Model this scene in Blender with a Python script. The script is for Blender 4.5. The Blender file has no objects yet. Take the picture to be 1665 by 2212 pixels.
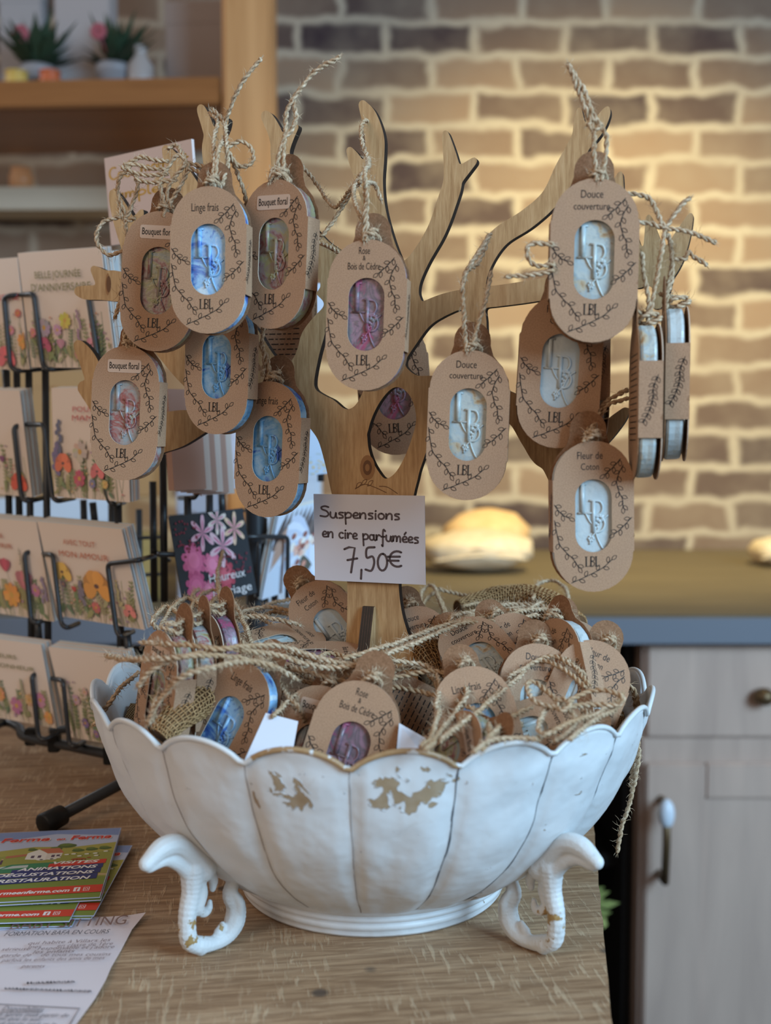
import bpy, bmesh, math, random
import numpy as np
from mathutils import Vector, Matrix, noise
random.seed(7)
R = math.radians
S = bpy.context.scene
C = S.collection
# ------------------------------------------------------------------ camera
F = 2400.0; CX = 832.5; CY = 1106.0
CAMY = -0.716; CAMZ = 0.288; PIT = R(3.5)
cam = bpy.data.cameras.new('camera'); camo = bpy.data.objects.new('camera', cam); C.objects.link(camo)
camo.location = (0, CAMY, CAMZ); camo.rotation_euler = (R(90) - PIT, 0, 0)
cam.sensor_fit = 'VERTICAL'; cam.sensor_height = 36; cam.lens = F / 2212 * 36
cam.clip_start = 0.02; cam.clip_end = 30
cam.dof.use_dof = True; cam.dof.focus_distance = 0.71; cam.dof.aperture_fstop = cam.lens / 1000 / 0.0070
S.camera = camo
S.view_settings.view_transform = 'Standard'; S.view_settings.look = 'None'
S.view_settings.gamma = 1; S.view_settings.use_curve_mapping = False
S.view_settings.exposure = 0.20
# ------------------------------------------------------------------ light
w = bpy.data.worlds.new('world'); S.world = w; w.use_nodes = True
w.node_tree.nodes['Background'].inputs[0].default_value = (0.92, 0.80, 0.72, 1)
w.node_tree.nodes['Background'].inputs[1].default_value = 0.21
def area(name, loc, target, sx, sy, power, col):
    l = bpy.data.lights.new(name, 'AREA'); l.shape = 'RECTANGLE'; l.size = sx; l.size_y = sy
    l.energy = power; l.color = col
    o = bpy.data.objects.new(name, l); C.objects.link(o); o.location = loc
    o.rotation_euler = (Vector(target) - Vector(loc)).to_track_quat('-Z', 'Y').to_euler()
    return o
area('window_daylight', (1.75, -1.55, 1.15), (0, 0, 0.12), 1.3, 1.3, 92, (0.43, 0.72, 1.0))
area('warm_left_fill', (-1.5, -1.9, 1.3), (-0.2, 0.1, 0.2), 1.4, 1.2, 14, (1.0, 0.78, 0.58))  # added warm fill, brightens the bowl's left side and the cards
area('rack_left_fill', (-1.9, 1.0, 1.1), (-0.2, 0.1, 0.2), 0.7, 0.9, 6, (0.85, 0.92, 1.0))  # added cool fill for the card rack, no window known there
def spot(name, loc, target, power, size, col, blend=1.0, rad=0.06):
    l = bpy.data.lights.new(name, 'SPOT'); l.energy = power; l.spot_size = R(size); l.spot_blend = blend
    l.color = col; l.shadow_soft_size = rad
    o = bpy.data.objects.new(name, l); C.objects.link(o); o.location = loc
    o.rotation_euler = (Vector(target) - Vector(loc)).to_track_quat('-Z', 'Y').to_euler()
spot('ceiling_spot', (0.62, 0.70, 1.40), (0.44, 1.9, 0.24), 150, 84, (1.0, 0.85, 0.40))
# ------------------------------------------------------------------ pixel geometry
cp, sp = math.cos(PIT), math.sin(PIT)
CAM = Vector((0, CAMY, CAMZ))
def ray(px, py):
    a = (px - CX) / F; b = (CY - py) / F
    return Vector((a, cp + b * sp, -sp + b * cp))
def P(px, py, Y):
    d = ray(px, py); return CAM + d * ((Y - CAMY) / d.y)
def PZ(px, py, z):
    d = ray(px, py); return CAM + d * ((z - CAMZ) / d.z)
def PPL(px, py, o, n):
    d = ray(px, py); return CAM + d * ((Vector(o) - CAM).dot(n) / d.dot(n))
def mpp(Y, z=0.2):      # metres per pixel at depth
    return ((Y - CAMY) * cp + (CAMZ - z) * sp) / F
# ------------------------------------------------------------------ mesh helper
def crom(pts, n=8, closed=False):
    pts = [Vector(p) for p in pts]
    if len(pts) < 3 and not closed:
        return [pts[0].lerp(pts[1], i / n) for i in range(n + 1)]
    out = []; N = len(pts)
    rng = N if closed else N - 1
    for i in range(rng):
        if closed: p0, p1, p2, p3 = pts[i - 1], pts[i], pts[(i + 1) % N], pts[(i + 2) % N]
        else:
            p1, p2 = pts[i], pts[i + 1]
            p0 = pts[i - 1] if i > 0 else p1 * 2 - p2
            p3 = pts[i + 2] if i + 2 < N else p2 * 2 - p1
        for k in range(n):
            t = k / n
            out.append(0.5 * ((2 * p1) + (p2 - p0) * t + (2 * p0 - 5 * p1 + 4 * p2 - p3) * t * t + (3 * p1 - p0 - 3 * p2 + p3) * t ** 3))
    if not closed: out.append(pts[-1])
    return out
def resample(pts, step):
    out = [pts[0]]; acc = 0
    for a, b in zip(pts, pts[1:]):
        L = (b - a).length
        if L < 1e-9: continue
        d = step - acc
        while d <= L:
            out.append(a.lerp(b, d / L)); d += step
        acc = (acc + L) % step if True else 0
    out.append(pts[-1]); return out
class MB:
    def __init__(s): s.v = []; s.f = []; s.m = []; s.sm = []
    def add(s, vs, fs, mi=0, smooth=False):
        b = len(s.v); s.v.extend([tuple(v) for v in vs])
        for f in fs: s.f.append(tuple(i + b for i in f)); s.m.append(mi); s.sm.append(smooth)
    def box(s, lo, hi, mi=0, M=None, bev=0.0):
        x0, y0, z0 = lo; x1, y1, z1 = hi
        if bev <= 0:
            vs = [Vector(p) for p in ((x0,y0,z0),(x1,y0,z0),(x1,y1,z0),(x0,y1,z0),(x0,y0,z1),(x1,y0,z1),(x1,y1,z1),(x0,y1,z1))]
            fs = [(0,3,2,1),(4,5,6,7),(0,1,5,4),(1,2,6,5),(2,3,7,6),(3,0,4,7)]
        else:
            bm = bmesh.new(); bmesh.ops.create_cube(bm, size=1)
            for v in bm.verts: v.co = Vector(((x0+x1)/2+v.co.x*(x1-x0),(y0+y1)/2+v.co.y*(y1-y0),(z0+z1)/2+v.co.z*(z1-z0)))
            bmesh.ops.bevel(bm, geom=bm.edges[:], offset=bev, segments=2, affect='EDGES')
            vs = [v.co.copy() for v in bm.verts]; fs = [[v.index for v in f.verts] for f in bm.faces]; bm.free()
        if M: vs = [M @ v for v in vs]
        s.add(vs, fs, mi)
    def tube(s, pts, r, n=8, mi=0, closed=False, cap=True, smooth=True, flat=None):
        pts = [Vector(p) for p in pts]; N = len(pts)
        rs = r if isinstance(r, (list, tuple)) else [r] * N
        t0 = (pts[1] - pts[0]).normalized()
        up = Vector((0, 0, 1)) if abs(t0.z) < 0.9 else Vector((0, 1, 0))
        nrm = t0.cross(up).normalized(); vs = []; fs = []
        for i in range(N):
            a = pts[i - 1] if (i > 0 or closed) else pts[0]
            b = pts[(i + 1) % N] if (i < N - 1 or closed) else pts[-1]
            t = (b - a)
            t = t.normalized() if t.length > 1e-9 else t0
            nrm = (nrm - t * nrm.dot(t))
            nrm = nrm.normalized() if nrm.length > 1e-6 else t.orthogonal().normalized()
            bn = t.cross(nrm)
            for k in range(n):
                an = 2 * math.pi * k / n
                vs.append(pts[i] + nrm * (math.cos(an) * rs[i]) + bn * (math.sin(an) * rs[i] * (flat or 1)))
        rng = N if closed else N - 1
        for i in range(rng):
            j = (i + 1) % N
            for k in range(n):
                l = (k + 1) % n
                fs.append((i*n+k, i*n+l, j*n+l, j*n+k))
        if cap and not closed:
            fs.append(tuple(range(n - 1, -1, -1))); fs.append(tuple((N-1)*n + k for k in range(n)))
        s.add(vs, fs, mi, smooth)
    def lathe(s, prof, n=24, mi=0, c=(0, 0, 0), smooth=True):
        vs = []; fs = []
        for r, z in prof:
            for k in range(n):
                a = 2 * math.pi * k / n; vs.append((c[0] + r * math.cos(a), c[1] + r * math.sin(a), c[2] + z))
        for i in range(len(prof) - 1):
            for k in range(n):
                l = (k + 1) % n; fs.append((i*n+k, i*n+l, (i+1)*n+l, (i+1)*n+k))
        fs.append(tuple(range(n - 1, -1, -1))); fs.append(tuple((len(prof)-1)*n + k for k in range(n)))
        s.add(vs, fs, mi, smooth)
    def blob(s, c, rx, ry, rz, mi=0, M=None, nu=10, nv=7, jit=0.0):
        vs = []; fs = []
        for i in range(nv + 1):
            th = math.pi * i / nv
            for k in range(nu):
                a = 2 * math.pi * k / nu
                d = Vector((math.sin(th)*math.cos(a), math.sin(th)*math.sin(a), math.cos(th)))
                q = 1 + (jit * noise.noise(d * 2.3 + Vector(c) * 40) if jit else 0)
                p = Vector((d.x*rx*q, d.y*ry*q, d.z*rz*q))
                if M: p = M @ p
                vs.append(Vector(c) + p)
        for i in range(nv):
            for k in range(nu):
                l = (k + 1) % nu; fs.append((i*nu+k, (i+1)*nu+k, (i+1)*nu+l, i*nu+l))
        s.add(vs, fs, mi, True)
    def twine(s, pts, r=0.00085, step=0.0011, twist=0.0085, mi=0, fuzz=1.0, ply=2, seed=None, hmi=None):
        rnd = random.Random(seed if seed is not None else len(s.v) + 13)
        pts = resample([Vector(p) for p in pts], step); N = len(pts)
        pts = [p + noise.noise_vector(p * 55) * 0.0010 + noise.noise_vector(p * 190) * 0.0004 for p in pts]
        if N < 3: return
        ns = []; t = (pts[1] - pts[0]).normalized(); n = t.orthogonal().normalized()
        for i in range(N):
            t = (pts[min(i+1, N-1)] - pts[max(i-1, 0)]).normalized()
            n = (n - t * n.dot(t)).normalized(); ns.append((t, n.copy(), t.cross(n)))
        ph = rnd.random() * 6
        for q in range(ply):
            path = []; rr = []
            for i in range(N):
                a = ph + 2 * math.pi * (i * step / twist + q / ply)
                o = r * 0.80 * (1 + 0.5 * noise.noise(pts[i] * 160))
                path.append(pts[i] + ns[i][1] * (math.cos(a) * o) + ns[i][2] * (math.sin(a) * o))
                rr.append(r * (1.0 + 0.22 * noise.noise(pts[i] * 300 + Vector((q * 5, 0, 0)))))
            s.tube(path, rr, 6, mi)
        nh = int(N * step / 0.0009 * fuzz)
        for k in range(nh):
            i = rnd.randrange(N); t, n, b = ns[i]; a = rnd.random() * 6.28
            d = (n * math.cos(a) + b * math.sin(a)); p = pts[i] + d * r * 1.5
            L = rnd.uniform(0.0015, 0.0060) * (1.6 if rnd.random() < 0.12 else 1)
            dd = (d * 0.8 + t * rnd.uniform(-1.3, 1.3)).normalized()
            d2 = (dd + Vector((rnd.uniform(-1, 1), rnd.uniform(-1, 1), rnd.uniform(-1, 1))) * 0.7).normalized()
            wv = dd.orthogonal().normalized() * 0.00011
            p1 = p + dd * L * 0.5; p2 = p1 + d2 * L * 0.5
            s.add([p - wv, p + wv, p1 + wv, p1 - wv, p2], [(0, 1, 2, 3), (3, 2, 4)], mi if hmi is None else hmi)
        # frayed end
        for e in (0, N - 1):
            t = ns[e][0] * (-1 if e == 0 else 1)
            for k in range(7):
                d = (t + Vector((rnd.uniform(-1,1), rnd.uniform(-1,1), rnd.uniform(-1,1))) * 0.35).normalized()
                p = pts[e] - t * 0.001; wv = d.orthogonal().normalized() * 0.0002
                s.add([p - wv, p + wv, p + d * 0.0045], [(0, 1, 2)], mi)
    def build(s, name, mats, parent=None, M=None, label=None):
        me = bpy.data.meshes.new(name)
        me.from_pydata(s.v, [], s.f); me.validate()
        if not isinstance(mats, (list, tuple)): mats = [mats]
        for m in mats: me.materials.append(m)
        if len(me.polygons) == len(s.f):
            me.polygons.foreach_set('material_index', s.m); me.polygons.foreach_set('use_smooth', s.sm)
        else:
            k = {tuple(sorted(f)): (a, b) for f, a, b in zip(s.f, s.m, s.sm)}
            for p in me.polygons:
                a = k.get(tuple(sorted(p.vertices)), (0, False)); p.material_index, p.use_smooth = a
        me.update()
        return link(name, me, parent, M, label)
def link(name, me, parent=None, M=None, label=None):
    o = bpy.data.objects.new(name, me); C.objects.link(o)
    if parent: o.parent = parent
    if M: o.matrix_local = M
    if label: o['label'] = label
    return o
def tag(o, label, cat, group=None, kind=None):
    o['label'] = label; o['category'] = cat
    if group: o['group'] = group
    if kind: o['kind'] = kind
    return o
def struct(o, kind='structure', label=None):
    o['kind'] = kind
    if label: o['label'] = label
    return o
def empty(name, loc=(0, 0, 0), M=None):
    o = bpy.data.objects.new(name, None); C.objects.link(o); o.empty_display_size = 0.02
    if M: o.matrix_world = M
    else: o.location = loc
    return o
def evalmesh(o):
    bpy.context.view_layer.update()
    dg = bpy.context.evaluated_depsgraph_get()
    me = bpy.data.meshes.new_from_object(o.evaluated_get(dg))
    return me
# ------------------------------------------------------------------ text
_tc = {}
def text2d(body, shear=0.0, bold=0.0):
    k = (body, shear, bold)
    if k in _tc: return _tc[k]
    cu = bpy.data.curves.new('t', 'FONT'); cu.body = body; cu.size = 1; cu.resolution_u = 3; cu.offset = bold; cu.shear = shear
    o = bpy.data.objects.new('t', cu); C.objects.link(o); me = evalmesh(o)
    vs = [(v.co.x, v.co.y) for v in me.vertices]; fs = [tuple(p.vertices) for p in me.polygons]
    bpy.data.objects.remove(o); bpy.data.curves.remove(cu); bpy.data.meshes.remove(me)
    x0 = min(v[0] for v in vs); x1 = max(v[0] for v in vs)
    vs = [((v[0] - x0) / (x1 - x0), v[1]) for v in vs]      # x normalised to 0..1, y in em
    _tc[k] = (vs, fs); return _tc[k]
class Sheet:
    """2-D drawing on a plane: origin, u and v vectors (metres per unit)"""
    def __init__(s, mb, o, u, v, n, lay=0.00008):
        s.mb = mb; s.o = Vector(o); s.u = Vector(u); s.v = Vector(v); s.n = Vector(n).normalized(); s.k = 1; s.lay = lay
    def pt(s, x, y, k=None): return s.o + s.u * x + s.v * y + s.n * ((k or s.k) * s.lay)
    def poly(s, pts, mi, k=None):
        s.mb.add([s.pt(x, y, k) for x, y in pts], [tuple(range(len(pts)))], mi)
    def text(s, body, x0, x1, y, h, mi, k=None, shear=0.0, bold=0.0):
        vs, fs = text2d(body, shear, bold)
        s.mb.add([s.pt(x0 + a * (x1 - x0), y + b * h / 0.72, k) for a, b in vs], fs, mi)
    def line(s, pts, wd, mi, k=None, taper=False, asp=1.0):
        """ribbon along pts, width in units of x"""
        n = len(pts); L = []; Rr = []
        for i in range(n):
            a = pts[max(i-1, 0)]; b = pts[min(i+1, n-1)]
            dx, dy = b[0]-a[0], (b[1]-a[1]) / asp; l = math.hypot(dx, dy) or 1
            q = wd / 2 * ((1 - 0.7 * i / (n - 1)) if taper else 1)
            L.append((pts[i][0] - dy / l * q, pts[i][1] + dx / l * q * asp)); Rr.append((pts[i][0] + dy / l * q, pts[i][1] - dx / l * q * asp))
        vs = [s.pt(x, y, k) for x, y in L + Rr]
        s.mb.add(vs, [(i, n + i, n + i + 1, i + 1) for i in range(n - 1)], mi)
def c2(pts, n=6, closed=False): return [(p.x, p.y) for p in crom([(a, b, 0) for a, b in pts], n, closed)]
# ------------------------------------------------------------------ materials
def mat(name, col=(0.8, 0.8, 0.8), rough=0.6, spec=0.4, metal=0.0, f=None):
    m = bpy.data.materials.new(name); m.use_nodes = True
    nt = m.node_tree; b = nt.nodes['Principled BSDF']
    b.inputs['Base Color'].default_value = (*col, 1); b.inputs['Roughness'].default_value = rough
    b.inputs['Specular IOR Level'].default_value = spec; b.inputs['Metallic'].default_value = metal
    if f: f(nt, b)
    return m
def N(nt, t, **kw):
    n = nt.nodes.new(t)
    for k, v in kw.items():
        if k.startswith('i_'): n.inputs[k[2:].replace('_', ' ')].default_value = v
        else: setattr(n, k, v)
    return n
def coords(nt, scale=(1, 1, 1), rot=(0, 0, 0), kind='Object', loc=(0, 0, 0)):
    t = N(nt, 'ShaderNodeTexCoord'); m = N(nt, 'ShaderNodeMapping')
    m.inputs['Scale'].default_value = scale; m.inputs['Rotation'].default_value = rot; m.inputs['Location'].default_value = loc
    nt.links.new(t.outputs[kind], m.inputs['Vector']); return m.outputs['Vector']
def noise_n(nt, vec, scale, detail=4, rough=0.55, dist=0.0):
    n = N(nt, 'ShaderNodeTexNoise'); n.inputs['Scale'].default_value = scale; n.inputs['Detail'].default_value = detail
    n.inputs['Roughness'].default_value = rough; n.inputs['Distortion'].default_value = dist
    nt.links.new(vec, n.inputs['Vector']); return n.outputs['Fac']
def ramp(nt, fac, stops, interp='LINEAR'):
    r = N(nt, 'ShaderNodeValToRGB'); cr = r.color_ramp; cr.interpolation = interp
    while len(cr.elements) < len(stops): cr.elements.new(0.5)
    for e, (p, c) in zip(cr.elements, stops): e.position = p; e.color = (*c, 1) if len(c) == 3 else c
    nt.links.new(fac, r.inputs['Fac']); return r.outputs['Color']
def mix(nt, fac, a, b, mode='MIX'):
    m = N(nt, 'ShaderNodeMix', data_type='RGBA', blend_type=mode)
    for s, v in ((0, fac), (6, a), (7, b)):
        if hasattr(v, 'links') or hasattr(v, 'is_linked'): nt.links.new(v, m.inputs[s])
        elif s == 0: m.inputs[0].default_value = v
        else: m.inputs[s].default_value = (*v, 1) if len(v) == 3 else v
    return m.outputs[2]
def bump(nt, b, h, strength=0.3, dist=0.001):
    n = N(nt, 'ShaderNodeBump'); n.inputs['Strength'].default_value = strength; n.inputs['Distance'].default_value = dist
    nt.links.new(h, n.inputs['Height']); nt.links.new(n.outputs['Normal'], b.inputs['Normal'])
def math_n(nt, op, a, b=0.0, c=None):
    n = N(nt, 'ShaderNodeMath', operation=op)
    for i, v in enumerate((a, b, c)):
        if v is None: continue
        if hasattr(v, 'is_linked'): nt.links.new(v, n.inputs[i])
        else: n.inputs[i].default_value = v
    return n.outputs[0]
def maprange(nt, v, a, b, c=0.0, d=1.0):
    n = N(nt, 'ShaderNodeMapRange', clamp=True); nt.links.new(v, n.inputs[0])
    for i, q in enumerate((a, b, c, d)): n.inputs[i + 1].default_value = q
    return n.outputs[0]
_fl = {}
def flat(rgb, rough=0.55):
    """print colour given as sRGB 0-255"""
    k = tuple(rgb)
    if k not in _fl:
        _fl[k] = mat('print_%02x%02x%02x' % k, lin(*k), rough, 0.3)
    return _fl[k]
def lin(r, g, b):
    f = lambda c: ((c / 255 + 0.055) / 1.055) ** 2.4 if c > 10 else c / 255 / 12.92
    return (f(r), f(g), f(b))
def f_kraft(nt, b):
    v = coords(nt); a = noise_n(nt, v, 1500, 3, 0.7); c = noise_n(nt, v, 90, 3)
    col = ramp(nt, a, [(0.30, (0.29, 0.155, 0.085)), (0.5, (0.43, 0.245, 0.140)), (0.72, (0.52, 0.31, 0.185))])
    nt.links.new(mix(nt, maprange(nt, c, 0.3, 0.8, 0, 0.35), col, (0.34, 0.20, 0.125)), b.inputs['Base Color'])
    bump(nt, b, a, 0.25, 0.0003)
KRAFT = mat('kraft_card', rough=0.72, spec=0.35, f=f_kraft)
def f_kraftin(nt, b):
    a = noise_n(nt, coords(nt), 700, 3, 0.7)
    nt.links.new(ramp(nt, a, [(0.3, (0.20, 0.095, 0.045)), (0.7, (0.33, 0.17, 0.09))]), b.inputs['Base Color'])
KRAFTB = mat('kraft_card_back', rough=0.8, spec=0.2, f=f_kraftin)
INK = mat('black_ink', (0.022, 0.018, 0.016), 0.5, 0.3)
STICK = mat('kraft_sticker', (0.60, 0.42, 0.31), 0.5, 0.3)
def f_twine(nt, b):
    v = coords(nt); a = noise_n(nt, v, 420, 3, 0.7); c = noise_n(nt, v, 14, 2)
    col = ramp(nt, a, [(0.28, (0.24, 0.14, 0.075)), (0.5, (0.50, 0.345, 0.215)), (0.75, (0.78, 0.62, 0.45))])
    nt.links.new(mix(nt, maprange(nt, c, 0.45, 0.65, 0, 0.55), col, (0.42, 0.24, 0.11)), b.inputs['Base Color'])
    bump(nt, b, a, 0.5, 0.0004)
TWINE = mat('jute_twine', rough=0.85, spec=0.2, f=f_twine)
HAIR = mat('jute_fibre', (0.66, 0.50, 0.33), 0.8, 0.2)
def f_ply(nt, b):
    v = coords(nt, (1, 1, 0.10)); a = noise_n(nt, v, 500, 3, 0.65); c = noise_n(nt, coords(nt, (1, 1, 0.35)), 22, 3, 0.6, 0.8)
    col = ramp(nt, a, [(0.3, (0.41, 0.235, 0.105)), (0.55, (0.56, 0.35, 0.17)), (0.75, (0.66, 0.44, 0.235))])
    nt.links.new(mix(nt, maprange(nt, c, 0.45, 0.75, 0, 0.45), col, (0.50, 0.29, 0.135)), b.inputs['Base Color'])
    bump(nt, b, a, 0.3, 0.0003)
PLY = mat('birch_plywood', rough=0.6, spec=0.3, f=f_ply)
def f_burnt(nt, b):
    t = N(nt, 'ShaderNodeTexCoord'); sx = N(nt, 'ShaderNodeSeparateXYZ'); nt.links.new(t.outputs['Object'], sx.inputs[0])
    wv = math_n(nt, 'SINE', math_n(nt, 'MULTIPLY', sx.outputs[1], 4200.0)); a = noise_n(nt, coords(nt), 260, 3)
    nt.links.new(mix(nt, maprange(nt, math_n(nt, 'MULTIPLY', wv, a), 0.1, 0.6), (0.010, 0.007, 0.006), (0.065, 0.032, 0.017)), b.inputs['Base Color'])
def f_burntx(nt, b):
    t = N(nt, 'ShaderNodeTexCoord'); sx = N(nt, 'ShaderNodeSeparateXYZ'); nt.links.new(t.outputs['Object'], sx.inputs[0])
    wv = math_n(nt, 'SINE', math_n(nt, 'MULTIPLY', sx.outputs[0], 3600.0)); a = noise_n(nt, coords(nt), 260, 3)
    nt.links.new(mix(nt, maprange(nt, math_n(nt, 'MULTIPLY', wv, a), 0.1, 0.6), (0.010, 0.006, 0.005), (0.060, 0.025, 0.018)), b.inputs['Base Color'])
BURNTX = mat('laser_burnt_board_edge', rough=0.5, spec=0.4, f=f_burntx)
BURNT = mat('laser_burnt_edge', rough=0.65, spec=0.3, f=f_burnt)
def f_paint(nt, b):
    v = coords(nt); big = noise_n(nt, v, 22, 3, 0.5); sm = noise_n(nt, v, 170, 4, 0.6)
    dirt = noise_n(nt, v, 60, 5, 0.7, 1.0)
    base = mix(nt, maprange(nt, dirt, 0.62, 0.8, 0, 0.35), (0.68, 0.68, 0.68), (0.42, 0.35, 0.28))
    # paint chipped off on the front petals under the rim
    sx = N(nt, 'ShaderNodeSeparateXYZ'); nt.links.new(v, sx.inputs[0])
    X, Y, Z = sx.outputs
    mx = math_n(nt, 'ADD', math_n(nt, 'MULTIPLY', maprange(nt, X, -0.074, -0.056), maprange(nt, X, -0.018, -0.036)), math_n(nt, 'MULTIPLY', maprange(nt, X, -0.018, -0.002), maprange(nt, X, 0.044, 0.024)))
    mz = math_n(nt, 'MULTIPLY', maprange(nt, Z, 0.099, 0.107), maprange(nt, Z, 0.131, 0.120))
    my = maprange(nt, Y, -0.10, -0.12)
    mk = math_n(nt, 'MULTIPLY', math_n(nt, 'MULTIPLY', mx, mz), my)
    cn = noise_n(nt, coords(nt, loc=(0.31, 0.13, 0.02)), 112, 4, 0.5, 0.6)
    chip = maprange(nt, math_n(nt, 'ADD', cn, math_n(nt, 'MULTIPLY', mk, 0.235)), 0.735, 0.743)
    edge = maprange(nt, math_n(nt, 'ADD', cn, math_n(nt, 'MULTIPLY', mk, 0.235)), 0.715, 0.735)
    gold = mix(nt, sm, (0.30, 0.19, 0.09), (0.42, 0.33, 0.24))
    nt.links.new(mix(nt, chip, base, gold), b.inputs['Base Color'])
    h = math_n(nt, 'ADD', math_n(nt, 'MULTIPLY', big, 1.0), math_n(nt, 'MULTIPLY', math_n(nt, 'SUBTRACT', edge, chip), 0.25))
    h = math_n(nt, 'ADD', h, math_n(nt, 'MULTIPLY', sm, 0.03))
    bump(nt, b, h, 0.6, 0.007)
PAINT = mat('white_enamel', rough=0.42, spec=0.45, f=f_paint)
def f_rim(nt, b):
    v = coords(nt); sx = N(nt, 'ShaderNodeSeparateXYZ'); nt.links.new(v, sx.inputs[0]); X, Y, Z = sx.outputs
    mk = math_n(nt, 'MULTIPLY', math_n(nt, 'MULTIPLY', maprange(nt, X, -0.075, -0.062), maprange(nt, X, 0.042, 0.034)), maprange(nt, Y, -0.10, -0.12))
    cn = noise_n(nt, v, 160, 4, 0.6); c = maprange(nt, math_n(nt, 'ADD', cn, math_n(nt, 'MULTIPLY', mk, 0.34)), 0.74, 0.77)
    nt.links.new(mix(nt, c, (0.70, 0.70, 0.69), mix(nt, noise_n(nt, v, 300), (0.34, 0.17, 0.06), (0.46, 0.32, 0.18))), b.inputs['Base Color'])
    bump(nt, b, c, -0.4, 0.0005)
RIM = mat('white_rolled_rim', rough=0.4, spec=0.5, f=f_rim)
def f_cast(nt, b):
    v = coords(nt); a = noise_n(nt, v, 350, 4, 0.65); c = noise_n(nt, v, 55, 4, 0.6)
    sx = N(nt, 'ShaderNodeSeparateXYZ'); nt.links.new(v, sx.inputs[0])
    rn = math_n(nt, 'SQRT', math_n(nt, 'ADD', math_n(nt, 'MULTIPLY', sx.outputs[0], sx.outputs[0]), math_n(nt, 'MULTIPLY', sx.outputs[1], sx.outputs[1])))
    out = math_n(nt, 'MULTIPLY', maprange(nt, rn, 0.128, 0.140), math_n(nt, 'MULTIPLY', maprange(nt, sx.outputs[2], 0.006, 0.012), maprange(nt, sx.outputs[2], 0.034, 0.026)))
    g = maprange(nt, math_n(nt, 'ADD', noise_n(nt, v, 130, 3), math_n(nt, 'MULTIPLY', out, 0.22)), 0.74, 0.78)
    col = mix(nt, maprange(nt, c, 0.58, 0.75, 0, 0.6), (0.66, 0.66, 0.65), (0.26, 0.26, 0.26))
    nt.links.new(mix(nt, g, col, (0.36, 0.22, 0.08)), b.inputs['Base Color']); bump(nt, b, a, 0.5, 0.0009)
CAST = mat('white_cast_metal', rough=0.5, spec=0.4, f=f_cast)
def waxmat(name, stops, scale=55, seed=0.0, rough=0.32):
    def f(nt, b):
        v = coords(nt, loc=(seed, seed * 2, seed)); a = noise_n(nt, v, scale, 4, 0.6, 0.8); d = noise_n(nt, v, scale * 7, 2, 0.5)
        col = ramp(nt, a, stops)
        nt.links.new(mix(nt, maprange(nt, d, 0.68, 0.74, 0, 0.65), col, stops[-1][1]), b.inputs['Base Color'])
        bump(nt, b, d, 0.25, 0.0008)
        b.inputs['Subsurface Weight'].default_value = 0.0
    return mat(name, rough=rough, spec=0.55, f=f)
WAX = {
 'blue': [waxmat('wax_blue_white', [(0.36, (0.58, 0.68, 0.74)), (0.46, (0.24, 0.46, 0.72)), (0.53, (0.30, 0.52, 0.74)), (0.60, (0.07, 0.18, 0.50)), (0.7, (0.03, 0.07, 0.28))], seed=1.3),
          waxmat('wax_deep_blue', [(0.35, (0.30, 0.42, 0.50)), (0.47, (0.10, 0.26, 0.44)), (0.56, (0.18, 0.32, 0.44)), (0.62, (0.03, 0.09, 0.32)), (0.7, (0.02, 0.05, 0.25))], seed=2.1)],
 'red': [waxmat('wax_red_grey', [(0.38, (0.30, 0.33, 0.34)), (0.45, (0.36, 0.30, 0.28)), (0.51, (0.32, 0.08, 0.07)), (0.57, (0.36, 0.33, 0.30)), (0.64, (0.34, 0.28, 0.12)), (0.72, (0.22, 0.02, 0.03))], seed=0.4),
         waxmat('wax_yellow_red', [(0.38, (0.26, 0.29, 0.28)), (0.46, (0.32, 0.29, 0.14)), (0.52, (0.30, 0.22, 0.20)), (0.58, (0.24, 0.07, 0.06)), (0.65, (0.34, 0.32, 0.28)), (0.74, (0.20, 0.02, 0.03))], seed=3.7)],
 'pink': [waxmat('wax_pink_grey', [(0.38, (0.20, 0.18, 0.19)), (0.46, (0.30, 0.17, 0.22)), (0.52, (0.14, 0.11, 0.12)), (0.58, (0.34, 0.06, 0.13)), (0.66, (0.26, 0.18, 0.22)), (0.74, (0.08, 0.05, 0.06))], seed=5.1)],
 'cream': [waxmat('wax_cream_tan', [(0.38, (0.42, 0.48, 0.49)), (0.50, (0.50, 0.52, 0.48)), (0.56, (0.36, 0.41, 0.42)), (0.62, (0.50, 0.42, 0.30)), (0.68, (0.36, 0.20, 0.09))], seed=6.2)],
 'white': [waxmat('wax_white', [(0.36, (0.47, 0.52, 0.53)), (0.55, (0.54, 0.57, 0.56)), (0.72, (0.34, 0.38, 0.38))], seed=8.8)],
}
WIRE = mat('black_wire', (0.028, 0.030, 0.034), 0.35, 0.5)
RUBBER = mat('black_rubber', (0.008, 0.008, 0.008), 0.5, 0.3)
def f_burlap(nt, b):
    v = coords(nt, rot=(0, 0, 0.4))
    w1 = N(nt, 'ShaderNodeTexWave', bands_direction='X'); w1.inputs['Scale'].default_value = 260; w1.inputs['Distortion'].default_value = 1.2; w1.inputs['Detail'].default_value = 2
    w2 = N(nt, 'ShaderNodeTexWave', bands_direction='Y'); w2.inputs['Scale'].default_value = 260; w2.inputs['Distortion'].default_value = 1.2; w2.inputs['Detail'].default_value = 2
    nt.links.new(v, w1.inputs[0]); nt.links.new(v, w2.inputs[0])
    h = math_n(nt, 'MAXIMUM', w1.outputs['Fac'], w2.outputs['Fac'])
    nt.links.new(ramp(nt, h, [(0.3, (0.16, 0.075, 0.03)), (0.75, (0.38, 0.21, 0.09)), (1, (0.50, 0.31, 0.15))]), b.inputs['Base Color'])
    bump(nt, b, h, 1.0, 0.002)
BURLAP = mat('burlap_weave', rough=0.9, spec=0.1, f=f_burlap)
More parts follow.
